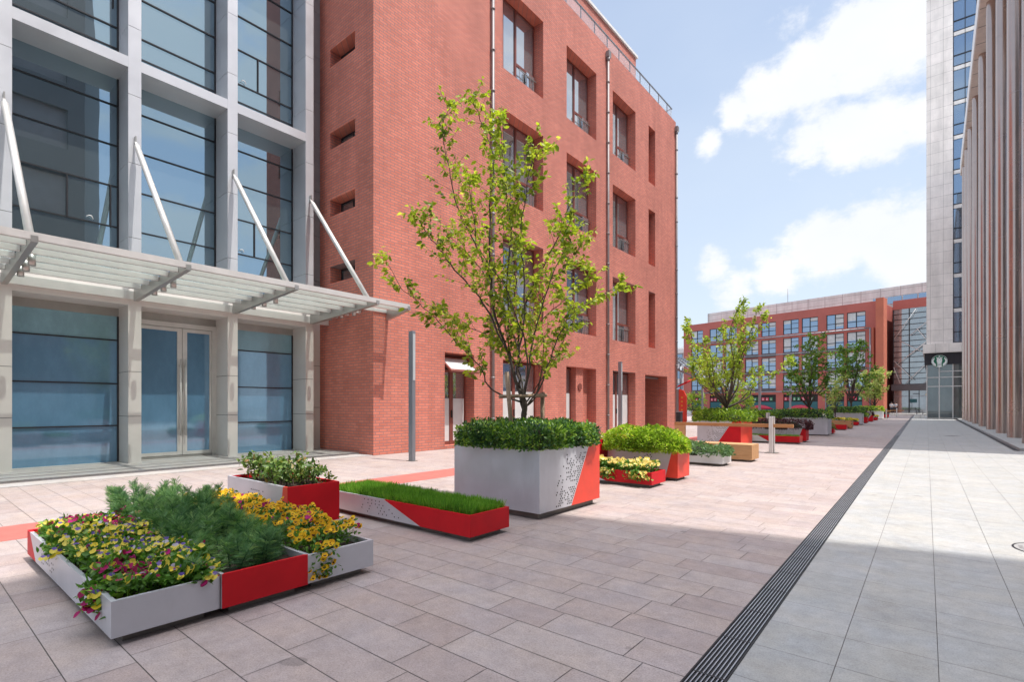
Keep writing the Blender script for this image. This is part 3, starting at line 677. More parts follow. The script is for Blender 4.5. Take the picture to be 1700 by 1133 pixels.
for i in range(5): p.box(XF + .12, XO - .07, arms[i] + .05, arms[i + 1] - .05, ZC + .055, ZC + .07, M_cglass)
p.box(XB + .06, XO - .07, 8.19, 9.12, ZC + .055, ZC + .07, M_cglass); p.box(XF + .12, XB + .06, 8.19, 8.69, ZC + .055, ZC + .07, M_cglass)
p.build('glass_roof', cfr)
for y in (1.54, 3.75, 5.94, 8.14):
    for x in (-13.65, -13.05, -12.45):
        p = MB(); p.tube([(x, y + .14, ZC - .20), (x, y + .14, ZC + .02)], .055, M_steelb, 14); p.build('spotlight', cfr)
for y in (-.66, 1.54, 3.75, 5.94, 8.14):
    p = MB(); A_ = Vector((XF + .03, y, 7.62)); B_ = Vector((XO - .35, y, ZC + .09)); d_ = (B_ - A_).normalized()
    p.tube([A_, A_ + d_ * .18, A_ + d_ * .24, B_ - d_ * .02], [.018, .03, .062, .062], M_steelw, 12); p.box(XF - .01, XF + .10, y - .012, y + .012, 7.50, 7.72, M_steelb); p.build('tie_rod', gb)

# ---------------------------------------------------------------- tall office block behind the camera's right shoulder (seen mirrored in the glazing, shades the front)
ob = thing('office_block', 'tall grey office block on the right whose shadow falls over the near paving', 'building', (6, -20, 0))
H_ = 29.4
w = MB(); fo = []
z = 1.0
while z < H_ - 3:
    for k in range(8): fo.append((-24 + k * 4.0, -24 + k * 4.0 + 2.4, z, z + 2.2))
    z += 3.6
facade(w, 'x', 6.0, -26, 7.13, 0, H_, [(max(a, -25.8), min(b, 6.8), e, f) for a, b, e, f in fo if a < 6], .25, painted('block_wall', (.13, .135, .14), .7, 0, .1, .1, .5), -1)
w.face([(6, 7.13, 0), (26, 12.0, 0), (26, 12.0, H_), (6, 7.13, H_)], MATS['block_wall']); w.face([(26, 12, 0), (26, -26, 0), (26, -26, H_), (26, 12, H_)], MATS['block_wall'])
w.face([(6, -26, 0), (26, -26, 0), (26, -26, H_), (6, -26, H_)], MATS['block_wall']); w.face([(6, -26, H_), (26, -26, H_), (26, 12, H_), (6, 7.13, H_)], MATS['block_wall']); w.build('wall', ob)
p = MB(); p.face([(6.25, -25.9, .5), (6.25, 6.9, .5), (6.25, 6.9, H_ - 1), (6.25, -25.9, H_ - 1)], M_pipe); tag(p.build('windows', ob), None)
# low wing opposite
lw = thing('low_pavilion', 'low grey pavilion across the plaza seen only as a reflection', 'building', (20, 20, 0))
w = MB(); w.box(22, 30, 12.5, 22.1, 0, 11.0, M_stonef); w.box(21.8, 30.2, 12.3, 22.15, 11.0, 11.4, M_coping)
for k in range(3):
    for j in range(3): w.box(21.95, 21.99, 13.5 + j * 2.9, 15.2 + j * 2.9, 1.2 + k * 3.5, 3.2 + k * 3.5, M_spandrel); w.build('wall', lw)

# ---------------------------------------------------------------- column building (portico)
pb = thing('portico_building', 'portico with tall slender copper coloured columns under a beige roof slab at the right edge', 'portico', (2.5, 29, 0))
w = MB(); za = 23.8
def sx2(y): return 1.95 - .0 * y
w.box(1.95, 16, 22.4, 66.5, za, za + .05, M_soffit); w.box(1.90, 16, 22.35, 66.55, za + .051, za + 1.25, M_fascia)
w.build('roof_slab', pb)
p = MB()
for i in range(24): p.box(1.97, 15.9, 22.5 + i * 1.86, 22.53 + i * 1.86, za - .012, za - .002, M_joint)
p.build('soffit_joints', pb)
cy = [25.13, 29.44, 33.84, 39.24 - .6, 43.5, 48.2, 52.6, 57.0, 61.3, 65.5]
cy = [25.13, 29.44, 33.84, 38.9, 44.4, 50.2, 55.6, 60.0, 64.2]
cxs = [2.505 - .0096 * (y - 29) for y in cy]
for x, y in zip(cxs, cy):
    p = MB(); p.tube([(x + .04, y, .085), (x + .04, y, 8), (x + .04, y, 16), (x + .04, y, za)], .245, M_col, 28, False)
    for z in (4.6, 9.4, 14.2, 19.0): p.tube([(x + .04, y, z), (x + .04, y, z + .012)], .2465, M_pipe, 28, False)
    p.build('column', pb)
p = MB(); p.box(11, 12, 22.4, 66.4, .085, za, M_stone)
for z in range(6): p.box(10.97, 10.999, 23, 66, 1 + z * 3.8, 3.4 + z * 3.8, M_farglass)
p.build('wall', pb)

# ---------------------------------------------------------------- tower with cafe
tw = thing('tower', 'pale stone tower with a blue glass strip above the corner cafe', 'tower', (0, 71, 0))
YT = 71.0
w = MB(); w.box(-.70, 1.46, YT, YT + 22, 7.95, 75, M_stone); w.box(3.35, 14, YT, YT + 22, 7.95, 75, M_stone); w.box(1.46, 3.35, YT + .3, YT + 22, 7.95, 75, M_stone, ''); w.build('wall', tw)
w = MB(); w.box(-1.0, 14, YT - .45, YT + 22, 7.0, 7.95, M_stone); w.build('ledge', tw)
w = MB(); w.box(-.86, 14, YT - .15, YT + 21.8, 5.75, 7.0, M_band)
for i in range(60): w.box(-.86 + i * .25, -.86 + i * .25 + .03, YT - .18, YT - .15, 5.76, 6.98, M_cpanel)
w.build('dark_cladding_band', tw)
fr = MB(); z = 7.95
while z < 74:
    fr.box(1.46, 3.35, YT + .10, YT + .22, z, z + .12, M_cpanel); fr.box(1.46, 3.35, YT + .10, YT + .2, z + 1.15, z + 1.22, M_cpanel); fr.box(1.46, 3.35, YT + .08, YT + .17, z + 3.25, z + 3.62, M_coping); z += 3.62
for x in (1.48, 2.40, 3.29): fr.box(x, x + .06, YT + .08, YT + .18, 7.95, 74, M_cpanel)
wo = fr.build('glass_strip', tw); p = MB(); p.face([(1.46, YT + .2, 7.95), (3.35, YT + .2, 7.95), (3.35, YT + .2, 74), (1.46, YT + .2, 74)], M_farglass); p.build('pane', wo)
fr = MB(); z = 9.5
for zz in (12, 24, 36, 48): fr.box(5.4, 9.5, YT - .06, YT - .02, zz, zz + 8, M_farglass)
fr.build('upper_window', tw)
fr = MB()
for x in (-.66, .36, 1.46, 2.5, 3.5, 4.6, 5.7, 6.8): fr.box(x - .045, x + .045, YT - .06, YT + .06, .02, 5.75, M_steelw)
for z in (3.44, 4.40): fr.box(-.6, 8, YT - .05, YT + .05, z - .045, z + .045, M_steelw)
fr.box(.4, 8, YT - .045, YT + .045, 4.99, 5.07, M_steelw); fr.box(-.6, 8, YT - .05, YT + .05, .02, .14, M_steelb); fr.box(-.7, -.62, YT, YT + 20, .02, 5.75, M_steelw)
wo = fr.build('shopfront', tw); p = MB(); p.face([(-.6, YT, .05), (8, YT, .05), (8, YT, 5.75), (-.6, YT, 5.75)], M_cafe); p.build('pane', wo)
w = MB(); w.box(-.6, 14, YT + .4, YT + 21, .02, 5.7, M_dark); w.build('cafe_interior', tw)
# round sign on its bracket
sg = MB(); lx, ly, lz, lr = .37, YT - .34, 6.10, .66
def sdisc(r, y, m, pts=None, n=36):
    sg.face([(lx + r * math.cos(2 * math.pi * i / n), y, lz + r * math.sin(2 * math.pi * i / n)) for i in range(n)], m)
sg.tube([(lx, ly + .14, lz), (lx, ly, lz)], lr, M_green, 36)
def poly(pts, m, dy, mir=True):
    sg.face([(lx + a * lr, ly - dy, lz + b * lr) for a, b in pts], m)
    if mir: sg.face([(lx - a * lr, ly - dy, lz + b * lr) for a, b in pts][::-1], m)
ring = [(math.cos(R(a)) * 1.0, math.sin(R(a)) * 1.0) for a in range(0, 361, 12)]
for i in range(30): poly([ring[i], ring[i + 1], tuple(.96 * c for c in ring[i + 1]), tuple(.96 * c for c in ring[i])], M_logow, .004, False)
star = []
for i in range(10):
    rr = .17 if i % 2 == 0 else .07; a = R(90 + 36 * i); star.append((rr * math.cos(a), .74 + rr * math.sin(a)))
poly(star, M_logow, .006, False)
poly([(.06, .50), (.34, .48), (.42, .66), (.22, .60), (.06, .62)], M_logow, .006)                         # crown
poly([(0, -.95), (.30, -.88), (.28, -.30), (.34, .10), (.30, .42), (0, .46)], M_logow, .006)               # hair and face mass
poly([(.42, -.80), (.70, -.62), (.92, -.15), (.90, .22), (.62, .56), (.58, .40), (.74, .10), (.66, -.20), (.44, -.42)], M_logow, .006)   # raised tails
poly([(.02, -.46), (.14, -.50), (.12, -.62), (.02, -.60)], M_green, .009); poly([(.08, .16), (.18, .17), (.18, .21), (.08, .20)], M_green, .009); poly([(.20, -.25), (.24, -.25), (.24, -.80), (.20, -.80)], M_green, .009)
one('cafe_sign', sg, 'round green and white emblem sign on the dark band above the corner cafe', 'sign')

# ---------------------------------------------------------------- far red office building (rotated)
ang = math.atan2(103.95 - 110.25, -7.29 + 42.19)
rb = thing('red_office_building', 'long red office building with a steel pipe frame across the far end of the plaza', 'building', (-42.19, 110.25, 0), ang)
# local: x along facade (0..35.5), -y towards plaza
SW = [(1.81, 4.5), (5.99, 8.86), (9.37, 11.75), (13.45, 16.03), (16.61, 19.29), (20.59, 23.32), (23.83, 26.52), (27.87, 30.57), (31.03, 33.76)]
RZ = [(14.65, 17.3), (11.3, 13.95), (7.95, 10.55), (4.6, 7.2)]
wins = [(a, b, e, f) for a, b in SW for e, f in RZ]
shops = [(1.81, 4.7), (5.99, 8.6), (9.4, 11.75), (13.45, 19.3), (20.6, 26.5), (27.87, 30.6), (31.0, 33.3)]
w = MB(); facade(w, 'y', 0, -.0, 35.5, 0, 18.72, wins + [(a, b, .02, 3.5) for a, b in shops], .30, M_brickf, -1)
w.box(0, 35.5, .31, 22, 0, 18.70, M_brickf); w.build('wall', rb)
for i, (a, b, e, f) in enumerate(wins):
    fr = MB(); m = (a + b) / 2
    for (p0, p1, q0, q1) in ((a, a + .09, e, f), (b - .09, b, e, f), (m - .06, m + .06, e, f), (a, b, f - .09, f), (a, b, e, e + .09), (a, b, e + .95, e + 1.05), (m, b, f - .75, f - .68)): fr.box(p0, p1, .10, .17 + .001 * random.random(), q0, q1, M_cpanel)
    wo = fr.build('window', rb); p = MB(); p.face([(a, .18, e), (b, .18, e), (b, .18, f), (a, .18, f)], M_farglass)
    random.seed(100 + i)
    for u0, u1 in ((a + .1, m - .07), (m + .07, b - .1)):
        if random.random() < .75:
            zt = f - .1; zb = zt - random.choice((.35, .6, .9, 1.3, 2.0)); p.face([(u0, .172, max(zb, e + .1)), (u1, .172, max(zb, e + .1)), (u1, .172, zt), (u0, .172, zt)], M_blind)
    p.build('pane', wo)
    if e < 14: sp = MB(); sp.box(a, b, -.02, .05, e - .62, e - .02, M_spandrel); sp.build('spandrel', rb)
for a, b in shops:
    fr = MB(); fr.box(a, b, .25, .29, .02, 3.5, M_dark); fr.box(a + .1, b - .1, .15, .24, .45, 2.1, M_teal); n = int((b - a) / .75)
    for k in range(n):
        fr.box(a + .15 + k * .75, a + .70 + k * .75, .12, .22, 2.35, 2.95, (M_pink, M_pink, M_gpan, M_gpan)[k % 4])
        fr.box(a + .28 + k * .75, a + .56 + k * .75, .10, .12, 2.50, 2.56, M_logow); fr.box(a + .38 + k * .75, a + .45 + k * .75, .10, .12, 2.45, 2.85, M_logow)
    if b - a > 3: fr.tube([(m_, .1, .6 + .5 * math.sin((m_ - a) / (b - a) * 3.1)) for m_ in np.linspace(a + .6, b - .6, 7)], [.05, .25, .4, .45, .4, .25, .05], M_pink, 8)
    fr.build('shopfront', rb)
p = MB()
for z in (14.28, 10.95, 7.60, 4.0):
    p.tube([(3.9, -.75, z), (34.6, -.75, z)], .11, M_lampm, 8)
    for k in range(28): p.box(4.2 + k * 1.1, 4.32 + k * 1.1, -.85, -.02, z + .08, z + .14, M_pipe)
p.tube([(34.6, -.75, .1), (34.6, -.75, 14.28)], .11, M_lampm, 8); p.build('pipe_frame', rb)
p = MB(); p.box(34.85, 35.05, -.6, -.002, .1, 14.3, M_brick_fin); p.box(35.52, 36.6, -1.3, .6, 0, 18.95, M_brick_fin); p.build('fin', rb)
# glazed atrium
at_ = thing('glazed_hall', 'glazed entrance hall with white diagonal struts beside the red office building', 'building', (-7.29, 103.95, 0), ang)
x0, x1, yy = 1.15, 7.6, 4.0
w = MB(); w.box(x0, x1 + 6, yy + .0, yy + 14, 17.5, 19.0, M_brickf); w.box(x0, x1 + 6, yy + .5, yy + 14, 0, 17.5, M_spandrel); w.box(x0 - .02, x1 + 6, yy - .9, yy, 3.9, 4.9, M_spandrel); w.build('wall', at_)
p = MB(); z = 4.9; k = 0
while z < 17.5: p.box(x0, x1 + 6, yy + .02, yy + .12, z, z + .10, M_cpanel); z += .9
for x in (x0, x0 + 2.15, x0 + 4.9, x1 - .1, x1 + 3): p.box(x, x + .12, yy, yy + .14, .1, 17.5, M_cpanel)
for x in (x0 + 2.15, x0 + 3.5, x0 + 4.9): p.box(x - .03, x + .03, yy + .01, yy + .11, .1, 3.9, M_cpanel)
p.box(x0, x1 + 6, yy + .02, yy + .13, 2.9, 3.0, M_lampm); wo = p.build('mullion_grid', at_)
p = MB(); p.face([(x0, yy + .1, .1), (x1 + 6, yy + .1, .1), (x1 + 6, yy + .1, 17.5), (x0, yy + .1, 17.5)], M_atrium)
random.seed(5)
for k in range(4): p.face([(x0 + .2, yy + .3, 5.9 + k * 2.9), (x1 + 6, yy + .3, 5.9 + k * 2.9), (x1 + 6, yy + .3, 6.4 + k * 2.9), (x0 + .2, yy + .3, 6.4 + k * 2.9)], M_blind)
p.build('pane', wo)
p = MB()
for (a, za_, b, zb_) in ((.6, 8.2, 5.9, 13.0), (.3, 12.6, 3.2, 17.2), (1.0, 12.2, 6.6, 8.3), (1.8, 5.0, 5.9, 9.8), (.2, 8.9, 2.9, 5.6), (2.4, 12.9, 6.6, 16.8), (4.2, 5.0, 6.6, 7.6), (2.2, 9.6, 4.5, 11.6), (3.3, 14.0, 5.2, 11.0), (.2, 7.8, 1.1, 5.0)):
    p.tube([(x0 + a, yy - .45, za_), (x0 + b, yy - .45, zb_)], .045, M_steelw, 6)
p.build('strut', at_)
p = MB(); p.face([(x0 + 4.3, yy - .02, 3.15), (x0 + 4.9, yy - .02, 3.15), (x0 + 4.6, yy - .02, 3.6)], M_yel); p.box(x0 + 2.7, x0 + 3.6, yy - .03, yy - .01, 3.3, 3.42, M_cpanel); p.box(x0 + 2.3, x0 + 3.2, yy + .0, yy + .01, 1.9, 2.5, M_teal); p.build('notice', at_)
# stone block behind
sb = thing('stone_office_block', 'pale stone clad block rising behind the roof of the red office building', 'building', (-42.19, 110.25, 0), ang + .0001)
w = MB(); w.box(.6, 62, 9, 30, 0, 22.35, M_stonef); w.build('wall', sb)
fr = MB()
for k in range(6): fr.box(32.5 + k * 2.2, 34.5 + k * 2.2, 8.9, 8.99, 19.4, 20.6, M_farglass)
fr.build('window', sb)
p = MB(); p.tube([(17.5, 10, 22.3), (17.5, 10, 25.3)], .05, M_pipe, 6); p.build('mast', sb)
wb = thing('white_balcony_building', 'pale building with balconies just visible behind the brick corner', 'building', (-55, 125, 0))
w = MB(); w.box(-62, -46.5, 122, 132, 0, 15.5, M_blind)
for k in range(4): w.box(-62.2, -46.3, 120.9, 122, 3.2 + k * 3.6, 4.2 + k * 3.6, M_fascia); w.box(-61.5, -47, 121.9, 121.99, .8 + k * 3.6, 3.0 + k * 3.6, M_farglass)
w.build('wall', wb)

# ---------------------------------------------------------------- lattice canopy and totem beyond the brick corner
lc = thing('lattice_canopy', 'curved grey lattice canopy on red braces beyond the brick corner', 'canopy', (-14, 41, 0))
p = MB(); nA, nB = 9, 9
def lat(i, j):  # i along slope, j in depth
    s = i / nA; return Vector((-18.6 + 6.5 * s, 36.5 + j * 1.1 + 1.5 * s, 5.9 - 3.1 * s - .55 * math.sin(s * math.pi) * -1))
for i in range(nA):
    for j in range(nB):
        p.beam(lat(i, j), lat(i + 1, j + 1), .10, .06, M_lampm); p.beam(lat(i + 1, j), lat(i, j + 1), .10, .06, M_lampm)
        if (i + j) % 2 == 0:
            a, b, c, d = lat(i, j), lat(i + 1, j), lat(i + 1, j + 1), lat(i, j + 1); p.face([a, b, c, d], M_pipe)
p.beam(lat(0, 0), lat(nA, 0), .14, .14, M_lampm); p.beam(lat(0, nB), lat(nA, nB), .14, .14, M_lampm); p.beam(lat(nA, 0), lat(nA, nB), .12, .12, M_lampm); p.build('lattice_roof', lc)
p = MB(); p.tube([(-16.5, 38, 2.2), (-14.2, 39.5, 3.5)], .07, M_red, 8); p.build('brace', lc)
for q_ in ((38, 5.0), (45, 5.3)): p = MB(); p.tube([(-17.5, q_[0], .0), (-17.5, q_[0], q_[1])], .10, M_lampm, 8); p.build('leg', lc)
p = MB(); tx, ty = -15.75, 40.5
p.box(tx - .30, tx - .12, ty - .1, ty + .1, .0, 2.7, M_lampm); i = len(p.v)
for zz in (0, ): pass
pts = [(tx - .118, .02), (tx + .42, .02), (tx + .50, .2), (tx + .50, 2.1), (tx + .25, 2.62), (tx - .118, 2.75)]
p.face([(x, ty - .08, z) for x, z in pts], M_redlit); p.face([(x, ty + .08, z) for x, z in pts][::-1], M_redlit)
for k in range(6): a, b = pts[k], pts[(k + 1) % 6]; p.face([(a[0], ty - .08, a[1]), (a[0], ty + .08, a[1]), (b[0], ty + .08, b[1]), (b[0], ty - .08, b[1])], M_redlit)
for k in range(5): p.box(tx + .08, tx + .20, ty - .09, ty - .081, .7 + k * .33, .78 + k * .33, M_yel)
one('totem_sign', p, 'tall red totem sign with small yellow characters beside the brick corner', 'sign')

# ---------------------------------------------------------------- lamp posts
def lamp(x, y, label, h=3.285):
    L = thing('lamp_post', label, 'lamp post', (x, y, 0), 0, 'slim square lamp posts along the plaza')
    p = MB(); p.box(x - .075, x + .075, y - .05, y + .05, .004, h, M_lampm); p.build('post', L, .006)
    p = MB(); p.box(x + .076, x + .084, y - .035, y + .035, h * .62, h - .08, M_lampglass); p.build('lens', L)
    p = MB(); p.box(x - .11, x + .11, y - .09, y + .09, 0.001, .012, M_plinth); p.build('base_plate', L)
lamp(-10.20, 8.46, 'grey square lamp post in front of the brick corner, nearest and tallest')
lamp(-10.43, 20.03, 'grey lamp post before the brick wall right of the big tree')
lamp(-17.05, 49.25, 'lamp post in front of the lattice canopy, leftmost of the far ones')
lamp(-9.02, 37.0, 'lamp post standing behind the wooden rail, right of the yellow green tree')
lamp(-9.99, 51.4, 'far lamp post left of the dark green tree')
lamp(-12.0, 85.0, 'farthest lamp post, seen between the two dark green trees')
p = MB(); p.tube([(-19.5, 109, 0), (-19.5, 109, 3.2)], .09, M_white, 8); one('white_bollard_pole', p, 'thin white pole before the shops right of the pale maple', 'pole')

# ---------------------------------------------------------------- planters
def split_face(mb, P, w, h, diag, mA, mB, holes=None, t=.0015):
    """face on parametric plane P(s,z,d); diag=(s_top,s_bottom) mA left of the line, mB right; d pushes outward"""
    if diag is None: mb.face([P(0, 0, 0), P(w, 0, 0), P(w, h, 0), P(0, h, 0)], mA)
    else:
        st, sb_ = diag
        mb.face([P(0, 0, 0), P(sb_, 0, 0), P(st, h, 0), P(0, h, 0)], mA); mb.face([P(sb_, 0, 0), P(w, 0, 0), P(w, h, 0), P(st, h, 0)], mB)
    if holes:
        for (s, z) in holes:
            r = holes_r[0]; mb.face([P(s + r * math.cos(a), z + r * math.sin(a), t) for a in [k * math.pi / 3 for k in range(6)]], M_hole)
holes_r = [.010]
def hole_field(w, h, diag, ds, dz, n_rows, s_ext, side, seed, z0=.1, z1=.9, margin=.03):
    rr = random.Random(seed); out_ = []
    for j in range(n_rows):
        z = h * (z0 + (z1 - z0) * j / max(1, n_rows - 1)); sl = diag[1] + (diag[0] - diag[1]) * z / h; k = 0; s = margin
        while s < s_ext:
            keep = rr.random() < (1.05 - .85 * s / s_ext)
            if keep: out_.append((sl - side * s, z))
            s += ds * (1 if rr.random() < .75 else 2)
    return out_
def planter(x0, x1, y0, y1, h, front, side, label, group=None, front_diag=None, side_diag=None, fh=None, sh=None, hr=.010, soil=.06, name='planter', lip=.028, z0=.055, back=None):
    """front = material pair of the -y face (left, right); side = pair of the +x face (near, far)"""
    L = thing(name, label, 'planter', ((x0 + x1) / 2, (y0 + y1) / 2, 0), 0, group)
    holes_r[0] = hr; H = h - z0
    s_ = MB(); w, d = x1 - x0, y1 - y0
    split_face(s_, lambda s, z, e: (x0 + s, y0 - e, z0 + z), w, H, front_diag, front[0], front[-1], fh)
    split_face(s_, lambda s, z, e: (x1 + e, y0 + s, z0 + z), d, H, side_diag, side[0], side[-1], sh)
    bk = back or front[0]
    s_.face([(x1, y1, z0), (x0, y1, z0), (x0, y1, h), (x1, y1, h)], bk); s_.face([(x0, y1, z0), (x0, y0, z0), (x0, y0, h), (x0, y1, h)], front[0])
    # rims coloured like the face below them
    xd = x0 + front_diag[0] if front_diag else x1; yd = y0 + side_diag[0] if side_diag else y1; l = lip
    fa, fb = front[0], front[-1]; sa, sb_ = side[0], side[-1]
    if front_diag and xd < x1 - l:
        s_.face([(x0, y0, h), (xd, y0, h), (xd, y0 + l, h), (x0 + l, y0 + l, h)], fa); s_.face([(xd, y0, h), (x1, y0, h), (x1 - l, y0 + l, h), (xd, y0 + l, h)], fb)
    else: s_.face([(x0, y0, h), (x1, y0, h), (x1 - l, y0 + l, h), (x0 + l, y0 + l, h)], fa if not front_diag else fb)
    if side_diag: s_.face([(x1, y0, h), (x1, yd, h), (x1 - l, min(yd, y1 - l), h), (x1 - l, y0 + l, h)], sa); s_.face([(x1, yd, h), (x1, y1, h), (x1 - l, y1 - l, h), (x1 - l, min(yd, y1 - l), h)], sb_)
    else: s_.face([(x1, y0, h), (x1, y1, h), (x1 - l, y1 - l, h), (x1 - l, y0 + l, h)], sa)
    s_.face([(x1, y1, h), (x0, y1, h), (x0 + l, y1 - l, h), (x1 - l, y1 - l, h)], bk); s_.face([(x0, y1, h), (x0, y0, h), (x0 + l, y0 + l, h), (x0 + l, y1 - l, h)], fa)
    zi = h - soil - .02
    for a, b, c, d_ in ((x0 + l, y0 + l, x1 - l, y0 + l), (x1 - l, y0 + l, x1 - l, y1 - l), (x1 - l, y1 - l, x0 + l, y1 - l), (x0 + l, y1 - l, x0 + l, y0 + l)):
        s_.face([(a, b, h), (c, d_, h), (c, d_, zi), (a, b, zi)], bk if bk is M_red else fa)
    s_.face([(x0, y0, z0), (x0, y1, z0), (x1, y1, z0), (x1, y0, z0)], M_plinth)
    s_.build('shell', L)
    p = MB(); p.box(x0 + .07, x1 - .07, y0 + .07, y1 - .07, .001, z0 - .001, M_plinth, 'tb'); p.build('plinth', L)
    p = MB(); nx = max(2, int(w / .12)); ny = max(2, int(d / .12)); rr = random.Random(int(abs(y0) * 100)); zz = [[h - soil + rr.uniform(-.012, .012) for _ in range(ny + 1)] for _ in range(nx + 1)]
    for i in range(nx):
        for j in range(ny):
            xa = x0 + l + (w - 2 * l) * i / nx; xb = x0 + l + (w - 2 * l) * (i + 1) / nx; yc = y0 + l + (d - 2 * l) * j / ny; yd_ = y0 + l + (d - 2 * l) * (j + 1) / ny
            p.face([(xa, yc, zz[i][j]), (xb, yc, zz[i + 1][j]), (xb, yd_, zz[i + 1][j + 1]), (xa, yd_, zz[i][j + 1])], M_soil)
    p.build('soil', L)
    return L
GRP = 'grey and red metal planters along the plaza'
FD = lambda w: None
# three low planters side by side in front
m1d = (.12, .40)
fh1 = [(m1d[1] + .28 + s, z) for (s, z) in [(a * .055 + (b % 2) * .02, .05 + b * .034) for b in range(5) for a in range(9)] if random.random() < (.85 - s * .9)]
planter(-6.37, -3.66, .83, 1.412, .27, (M_red, M_grey), (M_grey,), 'long low grey planter nearest the camera, filled with yellow, violet and magenta pansies', GRP, m1d, None, fh1, None, .009)
planter(-6.37, -3.64, 1.418, 2.022, .283, (M_grey,), (M_red,), 'low red planter of feathery green plants, middle of the front three', GRP, None, None, name='planter', lip=.02)
planter(-6.37, -3.655, 2.028, 2.615, .27, (M_grey,), (M_grey,), 'low grey planter of the front three that holds amber yellow pansies', GRP)
# taller planter behind them
fh = [(.55 + a * .05 + (b % 2) * .02, .12 + b * .045) for b in range(6) for a in range(9) if random.random() < .2 + .09 * a]
planter(-7.0, -5.46, 2.795, 3.43, .505, (M_grey, M_redlit), (M_red,), 'mid height planter with red end wall and leafy bush behind the front flower beds', GRP, (1.44, 1.36), None, fh, None, .010, .05, back=M_red)
fh = [(1.10 + (.19 - z) * 2.5 - (8 - a) * .075 - (b % 2) * .03, z) for b, z in enumerate((.045, .08, .115, .15, .19)) for a in range(9) if random.random() < .15 + .1 * a]
planter(-6.26, -3.65, 3.78, 4.40, .28, (M_grey, M_red), (M_red,), 'long low planter filled with grass, grey with a red slanted end', GRP, (1.19, 1.84), None, fh, None, .009, .03, back=M_red)
sh = hole_field(1.45, .77, (1.16, .71), .042, 0, 23, .50, 1, 4, .05, .88, .035)
planter(-5.18, -3.71, 5.05, 6.50, .855, (M_grey,), (M_grey, M_redlit), 'big square grey planter with perforated side under the large tree', GRP, None, (1.16, .71), None, sh, .0118, .05, z0=.08)
planter(-6.7, -5.22, 8.85, 9.75, .72, (M_red,), (M_red,), 'plain red planter mostly hidden behind the big tree planter', GRP, back=M_red)
planter(-5.3, -3.69, 8.21, 8.79, .265, (M_grey, M_red), (M_red,), 'low red planter of peach coloured flowers in front of the azalea planter', GRP, (.15, .74), None, None, None, .01, .04, back=M_red)
fh = [(1.0 - (9 - a) * .065 - (b % 2) * .02, .30 + b * .035) for b in range(4) for a in range(9) if random.random() < .12 + .09 * a]
planter(-5.12, -3.67, 9.30, 9.88, .56, (M_grey, M_redlit), (M_redlit,), 'grey planter with red end that holds the bright green azalea mound', GRP, (1.34, 1.21), None, fh, None, .012, .04)
planter(-5.2, -3.76, 12.2, 12.84, .285, (M_white,), (M_white,), 'low white planter of bluish green plants beside the wooden block bench', GRP)
fh = hole_field(1.45, .83, (1.19, .65), .05, 0, 20, .62, 1, 9, .06, .9, .03)
planter(-6.45, -5.0, 18.12, 19.5, .88, (M_grey, M_red), (M_redlit,), 'big planter behind the wooden rail, white perforated side with a red slanted corner', GRP, (1.19, .65), None, fh, None, .012)
fh = [(1.0 - (9 - a) * .07, .06 + b * .04) for b in range(4) for a in range(9) if random.random() < .12 + .09 * a]
planter(-6.3, -3.79, 21.04, 21.6, .28, (M_white, M_red), (M_redlit,), 'long low red and white grass planter before the purple hedge', GRP, (1.1, 1.5), None, fh, None, .012)
fh = [(1.75 - (14 - a) * .06 - (b % 2) * .02, .14 + b * .05) for b in range(6) for a in range(14) if random.random() < .12 + .06 * a]
planter(-5.9, -3.8, 22.29, 22.88, .53, (M_grey, M_red), (M_red,), 'grey planter with red end that holds the first purple hedge', GRP, (1.98, 1.82), None, fh, None, .012)
planter(-5.6, -3.82, 27.56, 28.75, .85, (M_grey,), (M_grey,), 'big plain grey planter under the dark green tree', GRP)
planter(-4.28, -3.81, 29.4, 29.9, .28, (M_red,), (M_redlit,), 'tiny red planter beside the big grey planter', GRP, back=M_red)
planter(-5.0, -3.88, 34.62, 35.14, .30, (M_red,), (M_red,), 'low red planter in front of the wooden flower box', GRP, back=M_red)
planter(-5.6, -3.82, 36.62, 37.3, .50, (M_wood,), (M_wood,), 'wooden box planter with small yellow flowers', None, name='wooden_planter', z0=.06)
planter(-4.95, -4.1, 42.87, 43.5, .27, (M_red,), (M_red,), 'low red planter with yellow flowers behind the wooden box', GRP, back=M_red)
planter(-6.3, -4.10, 45.05, 46.4, .88, (M_grey,), (M_white,), 'second big plain grey planter, with a flat dark hedge', GRP)
planter(-4.95, -4.1, 49.0, 49.8, .50, (M_grey, M_red), (M_red,), 'small red sided planter of mixed green plants past the second big grey one', GRP, (.5, .3))
planter(-5.9, -4.12, 54.0, 54.7, .57, (M_grey, M_red), (M_red,), 'grey and red planter under the far purple hedge', GRP, (1.65, 1.3))
planter(-5.0, -4.15, 59.0, 59.6, .30, (M_red,), (M_red,), 'small red planter with bright yellow flowers, far along the row', GRP, back=M_red)
planter(-6.6, -4.17, 65.45, 67.0, .85, (M_white,), (M_white,), 'far white planter with a green hedge beside the far rail', GRP)
planter(-5.0, -4.1, 73.0, 73.7, .40, (M_red,), (M_red,), 'farthest red planter near the end of the row', GRP, back=M_red)
planter(-7.6, -6.2, 33.5, 34.9, .80, (M_grey,), (M_grey,), 'grey planter half hidden behind the wooden flower box', GRP)

